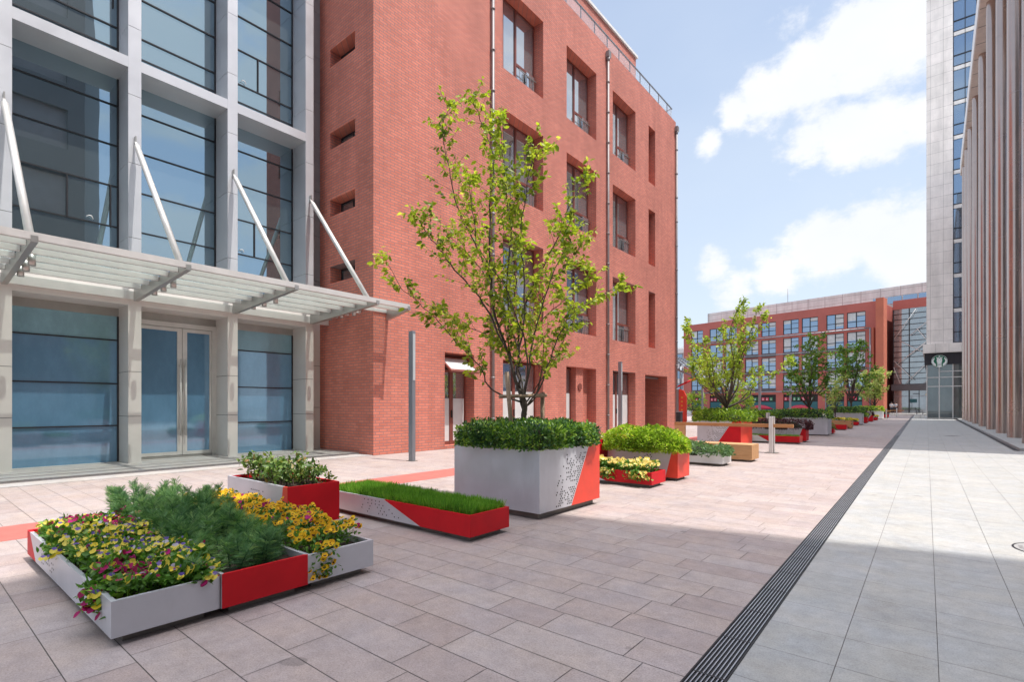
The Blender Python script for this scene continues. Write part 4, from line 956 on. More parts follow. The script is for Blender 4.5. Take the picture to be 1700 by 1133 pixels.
# ---------------------------------------------------------------- vegetation builders
def blobnoise(P, s, seed):
    r = np.random.default_rng(seed); o = np.zeros(len(P))
    for k in range(5):
        d = r.normal(size=3); d /= np.linalg.norm(d); o += np.sin(P @ d * s * (1 + .7 * k) + r.random() * 6.28) / (1 + .4 * k)
    return o / 2.4
def hedge(x0, x1, y0, y1, z0, z1, n, size, mat, label, cat='hedge', rnd=.12, seed=1, group=None, mound=0.0, tmpl=None, name='hedge', amp=.04, hollow=0):
    r = np.random.default_rng(seed); c = np.array([(x0 + x1) / 2, (y0 + y1) / 2, z0]); h = np.array([(x1 - x0) / 2, (y1 - y0) / 2, z1 - z0])
    e = 2.0 + 6 * (1 - mound)
    A = r.normal(size=(n, 3)); A[:, 2] = np.abs(A[:, 2]) * 1.0 - (.25 if mound < .5 else .15); A[:, 0] *= h[0]; A[:, 1] *= h[1]; A[:, 2] *= max(h[2], .5 * min(h[0], h[1]))
    Q = A / h; rad = (np.abs(Q) ** e).sum(1) ** (1 / e); U = Q / rad[:, None]
    Nn = np.sign(U) * np.abs(U) ** (e - 1) / h; Nn /= np.linalg.norm(Nn, axis=1, keepdims=True)
    P = c + U * h; P += Nn * (blobnoise(P, 9, seed) * amp + blobnoise(P, 30, seed + 1) * amp * .5)[:, None]
    P -= Nn * (r.random(n) ** 1.6 * min(.16, min(h) * .5))[:, None]
    keep = P[:, 2] > z0 - .02; P = P[keep]; Nn = Nn[keep]; m = len(P)
    D = Nn * .8 + rdir(m, .35, r) * .75; N2 = Nn * .6 + rdir(m, .5, r) * .8
    tone = np.clip(.45 + .30 * blobnoise(P, 11, seed + 3) + r.normal(size=m) * .22, 0, 1)
    o = scatter(name, tmpl or T_DIAM, P, D, N2, size * (.7 + .6 * r.random(m)), [mat], None, tone=tone)
    tag(o, label, cat, group)
    b = MB(); q = .72  # solid dark core stands in for the shade inside the foliage
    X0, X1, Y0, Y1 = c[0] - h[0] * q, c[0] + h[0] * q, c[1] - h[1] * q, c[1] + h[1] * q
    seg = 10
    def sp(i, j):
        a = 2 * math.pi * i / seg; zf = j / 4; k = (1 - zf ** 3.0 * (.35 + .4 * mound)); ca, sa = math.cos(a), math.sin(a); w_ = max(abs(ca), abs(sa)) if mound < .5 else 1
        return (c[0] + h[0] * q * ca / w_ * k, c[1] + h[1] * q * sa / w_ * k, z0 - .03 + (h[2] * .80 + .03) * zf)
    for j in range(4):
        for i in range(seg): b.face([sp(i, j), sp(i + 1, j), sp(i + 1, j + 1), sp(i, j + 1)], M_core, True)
    b.face([sp(i, 4) for i in range(seg)], M_core); b.build('shade_core', o); ORG[o] = (0, 0, 0)
    if hollow:
        s = MB(); rr = random.Random(seed)
        for _ in range(hollow):
            x = rr.uniform(x0 + .06, x1 - .06); y = rr.choice((y0 + .07, y1 - .07)) if rr.random() < .5 else rr.uniform(y0 + .06, y1 - .06); x = x if rr.random() < .6 else x1 - .08
            s.tube([(x, y, z0 - .05), (x + rr.uniform(-.04, .04), y + rr.uniform(-.04, .04), z0 + .16), (x + rr.uniform(-.09, .09), y + rr.uniform(-.09, .09), z0 + h[2] * .8)], [.007, .006, .003], M_bark, 5)
        s.build('stems', o)['kind'] = 'stuff'
    return o
HG = 'clipped hedges in the planters'
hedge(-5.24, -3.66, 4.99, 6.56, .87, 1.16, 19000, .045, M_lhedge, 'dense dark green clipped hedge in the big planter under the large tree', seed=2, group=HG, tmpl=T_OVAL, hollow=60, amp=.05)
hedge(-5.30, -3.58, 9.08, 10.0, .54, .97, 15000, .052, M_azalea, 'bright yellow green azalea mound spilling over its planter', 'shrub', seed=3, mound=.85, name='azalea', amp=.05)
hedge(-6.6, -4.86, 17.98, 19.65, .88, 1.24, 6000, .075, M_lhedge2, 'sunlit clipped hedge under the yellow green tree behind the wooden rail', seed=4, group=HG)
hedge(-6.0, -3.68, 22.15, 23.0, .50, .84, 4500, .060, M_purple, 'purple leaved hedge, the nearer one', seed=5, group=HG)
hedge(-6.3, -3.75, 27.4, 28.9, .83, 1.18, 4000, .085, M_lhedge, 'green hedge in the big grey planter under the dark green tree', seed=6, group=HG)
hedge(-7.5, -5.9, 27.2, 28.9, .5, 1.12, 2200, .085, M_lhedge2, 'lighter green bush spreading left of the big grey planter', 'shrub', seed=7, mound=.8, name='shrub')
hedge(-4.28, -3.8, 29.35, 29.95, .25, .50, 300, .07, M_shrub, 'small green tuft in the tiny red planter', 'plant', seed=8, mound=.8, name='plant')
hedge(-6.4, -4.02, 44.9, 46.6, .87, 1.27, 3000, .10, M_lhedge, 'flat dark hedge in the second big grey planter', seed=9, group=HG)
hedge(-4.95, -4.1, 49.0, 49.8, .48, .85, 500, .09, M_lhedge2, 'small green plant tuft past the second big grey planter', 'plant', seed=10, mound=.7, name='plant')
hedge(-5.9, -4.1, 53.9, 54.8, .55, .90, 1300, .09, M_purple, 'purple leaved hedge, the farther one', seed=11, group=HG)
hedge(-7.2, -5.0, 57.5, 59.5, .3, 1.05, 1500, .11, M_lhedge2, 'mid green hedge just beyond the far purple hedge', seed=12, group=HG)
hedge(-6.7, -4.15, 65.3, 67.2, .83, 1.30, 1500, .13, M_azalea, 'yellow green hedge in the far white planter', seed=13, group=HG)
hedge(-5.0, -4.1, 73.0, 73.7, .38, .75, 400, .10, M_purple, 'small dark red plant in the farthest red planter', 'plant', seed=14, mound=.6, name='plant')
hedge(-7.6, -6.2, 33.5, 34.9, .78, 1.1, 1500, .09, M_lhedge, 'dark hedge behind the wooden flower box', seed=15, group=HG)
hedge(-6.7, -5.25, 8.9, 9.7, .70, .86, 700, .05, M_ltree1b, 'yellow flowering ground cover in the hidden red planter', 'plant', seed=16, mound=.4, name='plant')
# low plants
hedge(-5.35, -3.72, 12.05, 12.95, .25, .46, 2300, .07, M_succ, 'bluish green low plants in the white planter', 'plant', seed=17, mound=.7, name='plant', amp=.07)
# grass
def grass(x0, x1, y0, y1, z, n, hgt, label, seed, w=1.0):
    r = np.random.default_rng(seed); P = np.stack([r.uniform(x0, x1, n), r.uniform(y0, y1, n), np.full(n, z)], 1)
    D = r.normal(size=(n, 3)) * .28; D[:, 2] = 1; S = hgt * (.55 + .6 * r.random(n)) * (1 + .25 * blobnoise(P, 8, seed))
    o = scatter('grass', T_BLADE, P, D, rdir(n, 0, r), S, [M_grass], None, tone=np.clip(.5 + .25 * blobnoise(P, 6, seed) + r.normal(size=n) * .22, 0, 1)); return tag(o, label, 'grass', None, 'stuff')
grass(-6.22, -3.69, 3.81, 4.37, .255, 26000, .115, 'fresh green grass growing in the long low planter', 21)
grass(-6.25, -3.84, 21.08, 21.56, .25, 3000, .09, 'thin green grass in the far low red and white planter', 22)
# pansy beds
def bed(name, label, x0, x1, y0, y1, zb, hfun, nl, nf, types, seed, lmat=M_pleaf, fsize=.042, lsize=.045, spill=()):
    r = np.random.default_rng(seed)
    def pts(n, top):
        X = r.uniform(x0, x1, n); Y = r.uniform(y0, y1, n); H = np.array([hfun(a, b) for a, b in zip(X, Y)])
        H = H * (1 + .35 * blobnoise(np.stack([X, Y, X * 0], 1), 14, seed)); t = 1 - (r.random(n) ** 2.2) * .9 if not top else .95 + .18 * r.random(n)
        return np.stack([X, Y, zb + H * t], 1)
    P = pts(nl, False)
    for (sx_, sy, rx, ry, zt, zb2, k) in spill:
        m = int(k); Q = np.stack([sx_ + rx * r.normal(size=m) * .5, sy + ry * r.normal(size=m) * .5, r.uniform(zb2, zt, m)], 1); P = np.concatenate([P, Q])
    n = len(P); D = rdir(n, .3, r); tone = np.clip(.5 + .2 * blobnoise(P, 15, seed) + r.normal(size=n) * .22, 0, 1)
    o = scatter(name, T_OVAL if lsize > .03 else T_DIAM, P, D, rdir(n, .9, r), lsize * (.6 + .7 * r.random(n)), [lmat], None, tone=tone); tag(o, label, 'flowers', None, 'stuff'); ORG[o] = (0, 0, 0)
    F_ = pts(nf, True)
    for (sx_, sy, rx, ry, zt, zb2, k) in spill:
        m = int(k / 9); Q = np.stack([sx_ + rx * r.normal(size=m) * .5 + .03, sy + ry * r.normal(size=m) * .5 - .01, r.uniform(zb2, zt, m)], 1); F_ = np.concatenate([F_, Q])
    n = len(F_)
    # blossoms look outwards and up, mostly towards the open side of the plaza
    Nn = np.stack([.45 + r.normal(size=n) * .40, -.65 + r.normal(size=n) * .40, .45 + r.random(n) * .5], 1); Dx = np.cross(np.array([[0, 0, 1.0]]), Nn)
    mats = types['mats']; pick = types['pick'](F_, r)
    pm = (np.array([types['combos'][k][0] for k in pick]), np.array([types['combos'][k][1] for k in pick]))
    T2 = petal_tmpl(types['tmpl']); c0 = T2[0].mean(0); S = fsize * (.75 + .5 * r.random(n))
    scatter('blossoms', T2, F_, Dx, Nn, S * 1.25, mats, o, per_mat=pm)
    return o
mm_ = [M_py, M_pv, M_pm, M_pw, M_pk, M_po, M_pc]
def pickA(F_, r):
    n = len(F_); q = r.random(n); b = blobnoise(F_, 5, 77); out_ = np.where(q < .42, 0, np.where(q < .82, 1, np.where(q < .91, 2, 3)))
    out_[(F_[:, 0] < -5.55) & (F_[:, 1] > 1.02) & (r.random(n) < .75)] = 2; out_[(F_[:, 0] > -4.25) & (F_[:, 1] < 1.05) & (r.random(n) < .6)] = 2; return out_
TA = dict(mats=mm_, combos=[(0, 0), (0, 1), (2, 2), (0, 3)], pick=pickA, tmpl='pansy')
def hA(x, y): return .15 * min(1, (y - .80) / .12 + .3) * (.75 if x < -6.0 else 1) * (1.0 if x < -3.9 else .8)
bed('pansies', 'yellow, violet and magenta pansies crowding the nearest low planter', -6.15, -3.70, .87, 1.44, .22, hA, 9500, 800, TA, 31, fsize=.034,
    spill=[(-4.0, .82, .14, .05, .31, .13, 170), (-5.3, .83, .16, .05, .32, .24, 110), (-3.68, 1.33, .03, .08, .31, .24, 70)])
def pickC(F_, r):
    n = len(F_); q = r.random(n); return np.where(q < .93, 0, 1)
TC = dict(mats=mm_, combos=[(5, 4), (2, 2)], pick=pickC, tmpl='face')
def hC(x, y): return .17 * (1.0 if x < -4.1 else .85)
bed('amber_pansies', 'amber yellow pansies with dark faces in the front right low planter', -6.3, -3.80, 2.02, 2.60, .22, hC, 6000, 640, TC, 32, fsize=.040, lsize=.036,
    spill=[(-3.68, 2.16, .07, .12, .33, .07, 330)])
TP = dict(mats=mm_, combos=[(6, 0), (0, 3)], pick=lambda F_, r: (r.random(len(F_)) < .25).astype(int), tmpl='face')
bed('peach_flowers', 'peach and pale yellow flowers in the low red planter before the azaleas', -5.2, -3.76, 8.22, 8.75, .22, lambda x, y: .16, 2600, 330, TP, 33, fsize=.052, lsize=.05,
    spill=[(-4.55, 8.17, .16, .05, .28, .12, 160), (-3.95, 8.17, .22, .05, .28, .13, 160)])
TY = dict(mats=mm_, combos=[(0, 0)], pick=lambda F_, r: np.zeros(len(F_), int), tmpl='face')
for (nm, lb, a, b, c, d, z, k, s) in (('yellow_flowers', 'small yellow flowers dotted along the wooden box planter', -5.5, -3.9, 36.7, 37.2, .46, 60, 34), ('yellow_flowers', 'yellow flowers in the low red planter behind the wooden box', -4.9, -4.15, 42.95, 43.4, .25, 90, 35), ('yellow_flowers', 'bright yellow flowers in the small far red planter', -5.0, -4.1, 59, 59.6, .28, 160, 36)):
    bed(nm, lb, a, b, c, d, z, lambda x, y: .16, 350, k, TY, s, fsize=.12, lsize=.08)
# marigold foliage: many upright stems with whorls of feathery leaves
def marigold():
    r = np.random.default_rng(41); P = []; D = []; Nn = []; S = []; st = MB()
    n = 150
    for i in range(n):
        x = r.uniform(-6.25, -3.78); y = r.uniform(1.46, 1.98); H = r.uniform(.20, .33) * (1.15 if x < -5.0 else (.95 if x < -4.3 else .70))
        if i in (3, 50, 90): H *= 1.25
        lx, ly_ = r.normal() * .06, r.normal() * .05; ly_ += (y - 1.72) * .35; lx += .05 if x > -4.2 else (-.10 if x < -6 else 0)
        st.tube([(x, y, .22), (x + lx * .5, y + ly_ * .5, .23 + H * .5), (x + lx, y + ly_, .23 + H)], [.005, .004, .003], M_mari, 4, False)
        for k in range(int(40 + H * 130)):
            t_ = r.random() ** .6; a = r.random() * 6.28; q = np.array([x + lx * t_, y + ly_ * t_, .23 + H * t_]); up = .15 + 1.2 * t_ ** 4
            P.append(q); D.append([math.cos(a), math.sin(a), up + r.normal() * .2]); Nn.append([r.normal() * .3, r.normal() * .3, 1]); S.append(r.uniform(.055, .105) * (1.1 - .35 * t_))
    P = np.array(P); tone = np.clip(.42 + .2 * blobnoise(P, 9, 5) + r.normal(size=len(P)) * .22, 0, 1)
    o = scatter('marigold_plants', T_FEATH, P, np.array(D), np.array(Nn), np.array(S), [M_mari], None, tone=tone); tag(o, 'feathery dark green foliage plants heaped in the middle front planter', 'plants', None, 'stuff'); ORG[o] = (0, 0, 0)
    st.build('stems', o)
marigold()
# leafy bush in the mid planter
def bush():
    r = np.random.default_rng(43); rr = random.Random(43); root = thing('leafy_bush', 'loose leafy bush with pale edged leaves in the mid height red ended planter', 'shrub', (-6.2, 3.1, .45))
    st = MB(); P = []; D = []
    for i in range(70):
        x = rr.uniform(-6.85, -5.62); y = rr.uniform(2.88, 3.34); H = rr.uniform(.14, .34) * (1.1 if x < -6 else .95); lx = rr.uniform(-.12, .12) + (x + 6.2) * .12; ly_ = rr.uniform(-.10, .10)
        p = [Vector((x, y, .43)), Vector((x + lx * .4, y + ly_ * .4, .43 + H * .5)), Vector((x + lx, y + ly_, .43 + H))]
        st.tube(p, [.006, .005, .003], M_bark, 5, False)
        for k in range(22):
            t_ = .3 + .7 * r.random() ** .7; q = p[1].lerp(p[2], t_) if t_ > .5 else p[0].lerp(p[1], t_ * 2); P.append([q.x + r.normal() * .035, q.y + r.normal() * .035, q.z + r.normal() * .025]); d = r.normal(size=3); d[2] += .4; D.append(d)
    st.build('stems', root)['kind'] = 'stuff'; P = np.array(P)
    scatter('leaves', T_OVAL, P, np.array(D), rdir(len(P), 1.0, r), .058 * (.6 + .7 * r.random(len(P))), [M_shrub], root)
bush()

# ---------------------------------------------------------------- trees
def smooth(pts, k=4):
    P_ = [Vector(p) for p in pts]; out_ = []
    for i in range(len(P_) - 1):
        a = P_[max(i - 1, 0)]; b = P_[i]; c = P_[i + 1]; d = P_[min(i + 2, len(P_) - 1)]
        for j in range(k):
            t_ = j / k; out_.append(.5 * ((2 * b) + (c - a) * t_ + (2 * a - 5 * b + 4 * c - d) * t_ ** 2 + (3 * b - a - 3 * c + d) * t_ ** 3))
    out_.append(P_[-1]); return out_
def tree(name, label, base, limbs, r0, lmat, leaf, nleaf, tw_len, tw_n, seed, trunk_top=None, crown_tmpl=T_DIAM, droop=.25, stakes=None, start=.25, group=None, tside=6, sub=True, flat=0, thin=1.0, spreadk=.75):
    rr = random.Random(seed); r = np.random.default_rng(seed)
    root = thing(name, label, 'tree', base, 0, group); mb = MB()
    P = []; D = []; cen = Vector(base)
    for (pts, ra, rb_) in limbs:
        sp = smooth(pts); n = len(sp); L_ = sum((sp[i + 1] - sp[i]).length for i in range(n - 1))
        rad = [(ra + (rb_ - ra) * (i / (n - 1)) ** .8) * thin for i in range(n)]
        for i in range(1, n - 1): sp[i] = sp[i] + Vector((rr.gauss(0, .010), rr.gauss(0, .010), 0)) * (1 if L_ < 8 else 2)
        mb.tube(sp, rad, M_bark, tside, False)
        if rb_ > .03: continue
        nt_ = max(2, int(tw_n * L_))
        for k in range(nt_):
            t_ = start + (1 - start) * (k + rr.random()) / nt_; i = min(n - 2, int(t_ * (n - 1))); p = sp[i].lerp(sp[i + 1], t_ * (n - 1) - i); d = (sp[i + 1] - sp[i]).normalized()
            s_ = Vector((rr.gauss(0, 1), rr.gauss(0, 1), rr.gauss(0, .35))); s_ -= d * s_.dot(d); s_.normalize()
            out_d = (d * .75 + s_ * spreadk + Vector((0, 0, .15 - flat))).normalized(); tl = tw_len * rr.uniform(.5, 1.15) * (1.1 - .5 * t_)
            tp = [p]; dd = out_d
            for q in range(4): dd = (dd + Vector((rr.gauss(0, .15), rr.gauss(0, .15), .10 - flat * .3))).normalized(); tp.append(tp[-1] + dd * tl / 4)
            mb.tube(tp, [max(.0035, rad[i] * .35), .003, .0025, .002, .0015] if L_ < 9 else [.012, .01, .008, .007, .006], M_bark, 4, False)
            for q in range(nleaf):
                u = rr.random() ** .7 * 4; j = min(3, int(u)); c = tp[j].lerp(tp[j + 1], u - j); P.append((c.x + rr.gauss(0, leaf * .22), c.y + rr.gauss(0, leaf * .22), c.z + rr.gauss(0, leaf * .15))); v = (tp[j + 1] - tp[j]).normalized() * .6
                D.append((v.x + rr.gauss(0, .6), v.y + rr.gauss(0, .6), v.z * .3 - droop + rr.gauss(0, .35)))
        for q in range(nleaf * 2):
            c = sp[-1]; P.append((c.x + rr.gauss(0, leaf * .5), c.y + rr.gauss(0, leaf * .5), c.z + rr.gauss(0, leaf * .8))); D.append((rr.gauss(0, 1), rr.gauss(0, 1), rr.gauss(.2, .6)))
    mb.build('trunk', root)
    P = np.array(P); n = len(P); tone = np.clip(.45 + .22 * blobnoise(P, 3.0 / max(.3, leaf * 6), seed) + r.normal(size=n) * .22, 0, 1)
    scatter('crown', crown_tmpl, P, np.array(D), rdir(n, .9, r), leaf * (.6 + .65 * r.random(n)), [lmat], root, tone=tone)
    return root
# the large tree: main boughs follow the real one (x along the picture, depth added per bough)
bx, by = -4.46, 5.82; U = Vector((RT[0], RT[1], 0)); V_ = Vector((FW[0], FW[1], 0)); sc = .00861
def TP_(x, y, dep): # measured offsets on the vertical plane through the trunk
    o = Vector((bx, by, 0)) + U * ((x - 876) * sc * (1 + dep / 7.4)) + V_ * dep; o.z = 1.4 + (674 - y) * sc * (1 + dep / 7.4); return o
def LB(pts, d0, d1, ra, rb_):
    n = len(pts); return ([TP_(x, y, d0 + (d1 - d0) * (i / (n - 1))) for i, (x, y) in enumerate(pts)], ra, rb_)
limbs = [LB([(868, 760), (869, 715), (868, 680), (866, 655)], 0, 0, .062, .045),
 LB([(869, 690), (860, 650), (855, 635), (838, 577), (821, 529), (814, 465), (811, 383), (814, 310), (818, 266), (802, 213), (783, 170)], 0, .15, .042, .006),
 LB([(838, 577), (812, 525), (785, 485), (752, 450), (728, 415), (702, 385), (690, 362)], 0, -.5, .022, .005),
 LB([(814, 465), (800, 430), (782, 395), (762, 355), (750, 310), (738, 250), (735, 210), (748, 178)], .1, .45, .018, .004),
 LB([(864, 668), (835, 658), (806, 640), (795, 610), (765, 580), (738, 548), (712, 520), (668, 483), (636, 428)], 0, -.3, .020, .004),
 LB([(868, 668), (860, 640), (858, 600), (862, 540), (882, 480), (918, 410), (942, 350), (972, 292)], 0, .35, .028, .005),
 LB([(868, 678), (890, 650), (905, 610), (925, 560), (945, 525), (985, 497), (1030, 472)], 0, -.25, .018, .004),
 LB([(870, 678), (888, 655), (900, 590), (900, 500), (925, 460), (955, 425), (968, 400)], 0, .6, .020, .004),
 LB([(860, 590), (868, 520), (866, 450), (862, 400), (868, 330), (880, 275), (900, 248)], 0, -.45, .020, .004),
 LB([(845, 560), (838, 480), (845, 400), (840, 330), (830, 260), (826, 200)], .1, -.35, .016, .004),
 LB([(866, 665), (850, 620), (842, 560), (830, 500), (800, 450), (775, 420), (748, 395)], 0, .8, .022, .004),
 LB([(868, 668), (876, 610), (880, 560), (905, 480), (930, 420), (935, 380)], 0, -.75, .020, .004),
 LB([(866, 672), (862, 625), (845, 590), (815, 560), (770, 540), (735, 515)], 0, .7, .016, .004),
 LB([(862, 600), (850, 540), (855, 470), (850, 400), (845, 350), (850, 300)], 0, .5, .016, .004),
 LB([(880, 560), (900, 530), (935, 500), (965, 470), (975, 450)], .1, .1, .012, .003),
 LB([(868, 655), (872, 600), (860, 540), (830, 470), (795, 420), (780, 350), (775, 300)], 0, -.6, .018, .004),
 LB([(872, 668), (895, 635), (925, 590), (940, 545), (955, 520)], 0, .5, .014, .003)]
tree('tree', 'large airy young tree with yellow green leaves rising from the big square planter', (bx, by, .8), limbs, .06, M_ltree, .080, 13, .52, 11.5, 51, crown_tmpl=T_OVAL, start=.25, droop=.35, thin=.78, spreadk=1.15)
# stakes
s_ = MB(); a = TP_(850, 760, -.25); b = TP_(838, 618, -.30); s_.tube([a, b], .030, M_stake, 8); tag(one('tree_stake', s_, 'leaning wooden stake left of the trunk of the large tree', 'stake', 'wooden stakes around the large tree'))
s_ = MB(); s_.tube([TP_(899, 760, .2), TP_(899, 652, .2)], .032, M_stake, 8); one('tree_stake', s_, 'short upright wooden stake right of the trunk of the large tree', 'stake', 'wooden stakes around the large tree')
s_ = MB(); s_.tube([TP_(826, 659, -.28), TP_(905, 657, .16)], .024, M_stake, 8); one('stake_crossbar', s_, 'horizontal wooden pole tying the stakes of the large tree', 'pole')
def auto_tree(label, base, H, spread, nl, seed, lmat, leaf, nleaf, tw, twn, split=.12, r0=.07, flat=0, group='young trees in the planters', up=1.0, lo=.35, tm=T_OVAL, start=.3):
    rr = random.Random(seed); B = Vector(base); zs = B.z + H * split; limbs = [([B, B + Vector((.02, .01, H * split * .6)), Vector((B.x + .03, B.y, zs))], r0, r0 * .75)]
    for i in range(nl):
        a = 2 * math.pi * (i * .618 + rr.uniform(-.08, .08)); f = rr.uniform(lo, 1.0); hh = H * rr.uniform(.45, 1.0) if i else H; sp = spread * f * (1.25 - .6 * (hh / H)) * up
        ca, sa = math.cos(a), math.sin(a); z0_ = zs - H * split * .2 * rr.random(); top = B.z + hh
        pts = [Vector((B.x + .02, B.y, z0_))]
        for k in range(1, 5):
            t_ = k / 4; rad = sp * (t_ ** (1.0 - .35 * flat)); pts.append(Vector((B.x + ca * rad + rr.gauss(0, spread * .05), B.y + sa * rad + rr.gauss(0, spread * .05), z0_ + (top - z0_) * (t_ ** (1.1 if not flat else .8)))))
        limbs.append((pts, r0 * .5, .005 if H < 6 else .008))
    return tree('tree', label, base, limbs, r0, lmat, leaf, nleaf, tw, twn, seed, crown_tmpl=tm, group=group, flat=flat * .5, start=start)
auto_tree('yellow green tree in the planter behind the wooden rail', (-5.68, 18.8, .85), 3.9, 2.35, 20, 61, M_ltree1b, .105, 13, .6, 6.2, .14, .07)
auto_tree('dark green layered tree in the big plain grey planter', (-4.68, 28.15, .8), 3.9, 1.45, 16, 62, M_ltree2, .115, 17, .7, 5.0, .16, .06, .8)
auto_tree('second dark green tree, in the flat hedged grey planter', (-4.85, 45.7, .85), 5.2, 2.2, 16, 63, M_ltree2, .15, 15, .9, 3.4, .16, .08, .5)
auto_tree('thin pale green tree between the two dark green ones', (-5.45, 42.5, .3), 3.1, 1.3, 12, 64, M_ltree3, .14, 9, .5, 4.0, .2, .05)
auto_tree('small pale cream green tree farthest along the row', (-4.95, 66.2, .85), 4.2, 1.9, 18, 65, M_ltree3, .19, 14, .8, 3.6, .12, .07)
auto_tree('low spreading pale maple before the far shops', (-21.5, 78, .3), 3.0, 2.9, 16, 66, M_ltree1b, .24, 14, 1.0, 2.8, .15, .07, 1.0, 'low maples far across the plaza')
auto_tree('yellow green low tree left of the far shops, under the lattice canopy', (-27.5, 75, .3), 2.9, 2.6, 14, 67, M_ltree1b, .24, 13, 1.0, 2.6, .15, .07, 1.0, 'low maples far across the plaza')
# far planters with clipped shrubs in front of the red office building
FL = 'far white planters before the shops'
for k, (x, y, w_, lb) in enumerate(((-22.5, 80, 2.8, 'far white planter under the pale maple'), (-28.5, 77, 2.2, 'far white planter under the yellow green low tree'), (-16.5, 84, 3.0, 'far white planter right of the pale maple'), (-33.5, 88, 2.2, 'far white planter at the left end before the shops'), (-12.0, 88, 2.6, 'far white planter before the pale tree'))):
    planter(x, x + w_, y, y + 1.1, .62, (M_white, M_red) if k in (1, 2) else (M_white,), (M_white,), lb, FL, (w_ * .2, w_ * .1) if k in (1, 2) else None)
    hedge(x - .1, x + w_ + .1, y - .1, y + 1.2, .6, .95 + .25 * (k == 1), 650, .16, M_lhedge2 if k != 3 else M_lhedge, ('low hedge under the pale maple', 'rounded hedge under the yellow green low tree', 'low hedge right of the pale maple', 'low hedge at the left end before the shops', 'low hedge before the pale tree')[k], seed=70 + k, mound=.6 if k == 1 else 0, group='low hedges before the shops')
for k, (x, y, lb) in enumerate(((-18.8, 79, 'far wooden block bench right of the pale maple'), (-25.0, 73.5, 'far wooden block bench beside the yellow green low tree'))):
    p = MB(); p.box(x, x + 1.6, y, y + .6, .05, .55, M_wood); p.box(x + .08, x + 1.52, y + .06, y + .54, 0, .05, M_plinth); one('block_bench', p, lb, 'bench', 'wooden block benches')

# ---------------------------------------------------------------- wooden bench and rails
bn = thing('block_bench', 'long solid wooden block bench beside the low white planter', 'bench', (-4.6, 13.87, 0), 0, 'wooden block benches')
p = MB()
for i in range(4): p.box(-5.9, -3.48, 13.55 + i * .1625, 13.55 + (i + 1) * .1625 - .004, .055, .43, M_wood)
p.build('block', bn, .004)
p = MB(); p.box(-5.8, -3.56, 13.62, 14.13, .001, .054, M_plinth); p.build('plinth', bn)
def rail(x0, x1, y, px_, label, far=False):
    L = thing('wooden_rail', label, 'rail', ((x0 + x1) / 2, y, 0), 0, 'wooden leaning rails')
    p = MB(); p.box(x0, x1, y - .055, y + .055, .755, .855, M_wooddk); p.build('beam', L, .004)
    for x in px_:
        for dy in (-.115, .115):
            p = MB(); p.box(x - .05, x + .05, y + dy - .045, y + dy + .045, .01, 1.08, M_steelw); p.build('post', L, .003)
        p = MB(); p.box(x - .16, x + .16, y - .2, y + .2, .001, .012, M_plinth); p.build('base_plate', L)
    p = MB(); p.box(x0 + .0, x0 + .34, y - .05, y + .05, .05, .754, M_wood); p.build('wooden_leg', L)
rail(-6.67, -3.16, 16.68, (-3.73,), 'low wooden rail on a pale steel post, the nearest one')
rail(-8.6, -5.45, 25.0, (-5.75,), 'wooden rail behind the sunlit clipped hedge, second from the camera')
rail(-6.8, -3.6, 67.8, (-4.0,), 'far wooden rail beside the far white planter')
rail(-6.6, -2.9, 78.5, (-3.6,), 'farthest wooden rail near the glazed hall')
p = MB(); p.box(-10.75, -10.50, 27.0, 27.3, .0, 1.05, M_cpanel); p.box(-10.77, -10.48, 26.98, 27.32, 1.05, 1.09, M_lampm); p.box(-10.7, -10.55, 26.985, 26.999, .7, .85, M_dark); one('litter_bin', p, 'slim dark litter bin left of the sunlit clipped hedge', 'litter bin')
# seat block and lounge chair by the cafe corner
p = MB(); p.box(-1.75, -.95, 74.0, 75.2, 0, .36, M_stone); one('stone_block', p, 'pale stone block at the cafe corner under the dark chair', 'block')
ch = thing('lounge_chair', 'dark reclined chair silhouetted on the stone block by the cafe corner', 'chair', (-1.35, 74.6, .36))
p = MB(); p.beam((-1.62, 74.6, .62), (-1.02, 74.6, .74), .5, .05, M_cpanel); p.build('seat', ch)
p = MB(); p.beam((-1.60, 74.6, .60), (-1.74, 74.6, 1.22), .5, .05, M_cpanel, (1, 0, 0)); p.build('backrest', ch)
for x, y in ((-1.6, 74.4), (-1.6, 74.8), (-1.05, 74.4), (-1.05, 74.8)): p = MB(); p.box(x - .03, x + .03, y - .03, y + .03, .361, .66, M_cpanel); p.build('leg', ch)
for y in (74.36, 74.84): p = MB(); p.box(-1.68, -1.0, y - .04, y + .04, .84, .88, M_cpanel); p.build('armrest', ch)

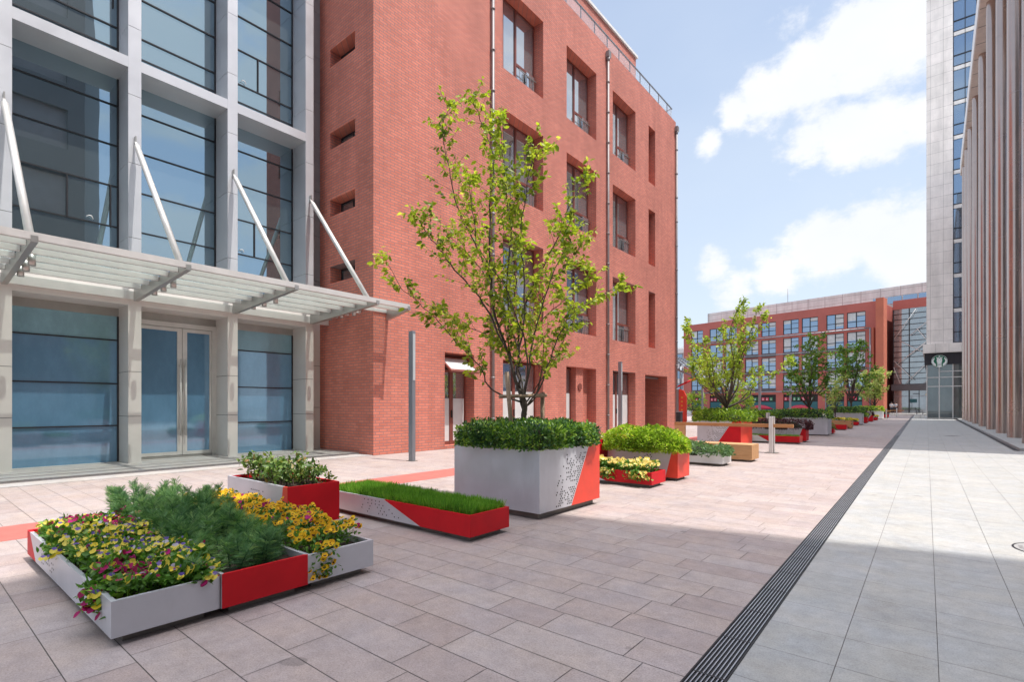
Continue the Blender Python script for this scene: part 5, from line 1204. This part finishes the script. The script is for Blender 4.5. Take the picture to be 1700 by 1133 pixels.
# ---------------------------------------------------------------- two people by the hall entrance
def skin_obj(name, V, E, Rr, mat, parent):
    me = bpy.data.meshes.new(name); me.from_pydata(V, E, []); o = bpy.data.objects.new(name, me); COL.objects.link(o); me.materials.append(mat)
    md = o.modifiers.new('skin', 'SKIN'); md.use_smooth_shade = True
    for v, r_ in zip(me.skin_vertices[0].data, Rr): v.radius = (r_, r_)
    me.skin_vertices[0].data[0].use_root = True
    sd = o.modifiers.new('sub', 'SUBSURF'); sd.levels = 1; sd.render_levels = 1
    o.parent = parent; return o
def person(x, y, z, rot, label, lean):
    L = thing('person', label, 'person', (x, y, z), rot, None)
    J = dict(pel=(0, 0, .90), wa=(0, .01, 1.08), ch=(lean * .3, .0, 1.30), nk=(lean * .4, 0, 1.45), hd=(lean * .4, -.01, 1.58), ht=(lean * .4, 0, 1.66),
             sl=(-.17 + lean * .3, 0, 1.38), el=(-.24 + lean, -.05, 1.12), hl=(-.16 + lean * 2, -.22, 1.0), sr=(.17 + lean * .3, 0, 1.38), er=(.24 + lean, -.05, 1.12), hr=(.18 + lean * 2, -.22, 1.0),
             pl=(-.09, 0, .86), kl=(-.10, -.03, .48), al=(-.10, .02, .09), fl=(-.10, -.14, .04), pr=(.09, 0, .86), kr=(.11, .02, .48), ar=(.12, .10, .09), fr=(.12, -.05, .04))
    K = list(J); Rr = dict(pel=.13, wa=.12, ch=.14, nk=.05, hd=.095, ht=.07, sl=.06, el=.042, hl=.03, sr=.06, er=.042, hr=.03, pl=.085, kl=.06, al=.045, fl=.035, pr=.085, kr=.06, ar=.045, fr=.035)
    E_ = [('pel', 'wa'), ('wa', 'ch'), ('ch', 'nk'), ('nk', 'hd'), ('hd', 'ht'), ('ch', 'sl'), ('sl', 'el'), ('el', 'hl'), ('ch', 'sr'), ('sr', 'er'), ('er', 'hr'), ('pel', 'pl'), ('pl', 'kl'), ('kl', 'al'), ('al', 'fl'), ('pel', 'pr'), ('pr', 'kr'), ('kr', 'ar'), ('ar', 'fr')]
    def sub(name, keys, edges, mat, grow): ks = list(keys); skin_obj(name, [J[k] for k in ks], [(ks.index(a), ks.index(b)) for a, b in edges], [Rr[k] * grow for k in ks], mat, L)
    sub('body', K, E_, M_skin, 1.0)
    sub('shirt', ['pel', 'wa', 'ch', 'sl', 'el', 'sr', 'er'], [('pel', 'wa'), ('wa', 'ch'), ('ch', 'sl'), ('sl', 'el'), ('ch', 'sr'), ('sr', 'er')], M_shirt, 1.13)
    sub('trousers', ['pel', 'pl', 'kl', 'al', 'pr', 'kr', 'ar'], [('pel', 'pl'), ('pl', 'kl'), ('kl', 'al'), ('pel', 'pr'), ('pr', 'kr'), ('kr', 'ar')], M_trous, 1.15)
    h = MB(); h.tube([(lean * .4, .02, 1.50), (lean * .4, .03, 1.58), (lean * .4, .02, 1.66), (lean * .4, .0, 1.72)], [.06, .112, .10, .03], M_hair, 12); h.build('hair', L)
g = MB(); g.box(-9, 4, 93.5, 101, -.004, .22, M_slabR); struct('hall_step', g)
person(-4.95, 94.3, .22, R(25), 'person in white shirt and dark trousers, left of the pair at the hall', .02)
person(-4.45, 94.6, .22, R(-30), 'person in white shirt leaning close, right of the pair at the hall', -.04)
print('OBJECTS', len(bpy.data.objects), 'POLYS', sum(len(m.polygons) for m in bpy.data.meshes))
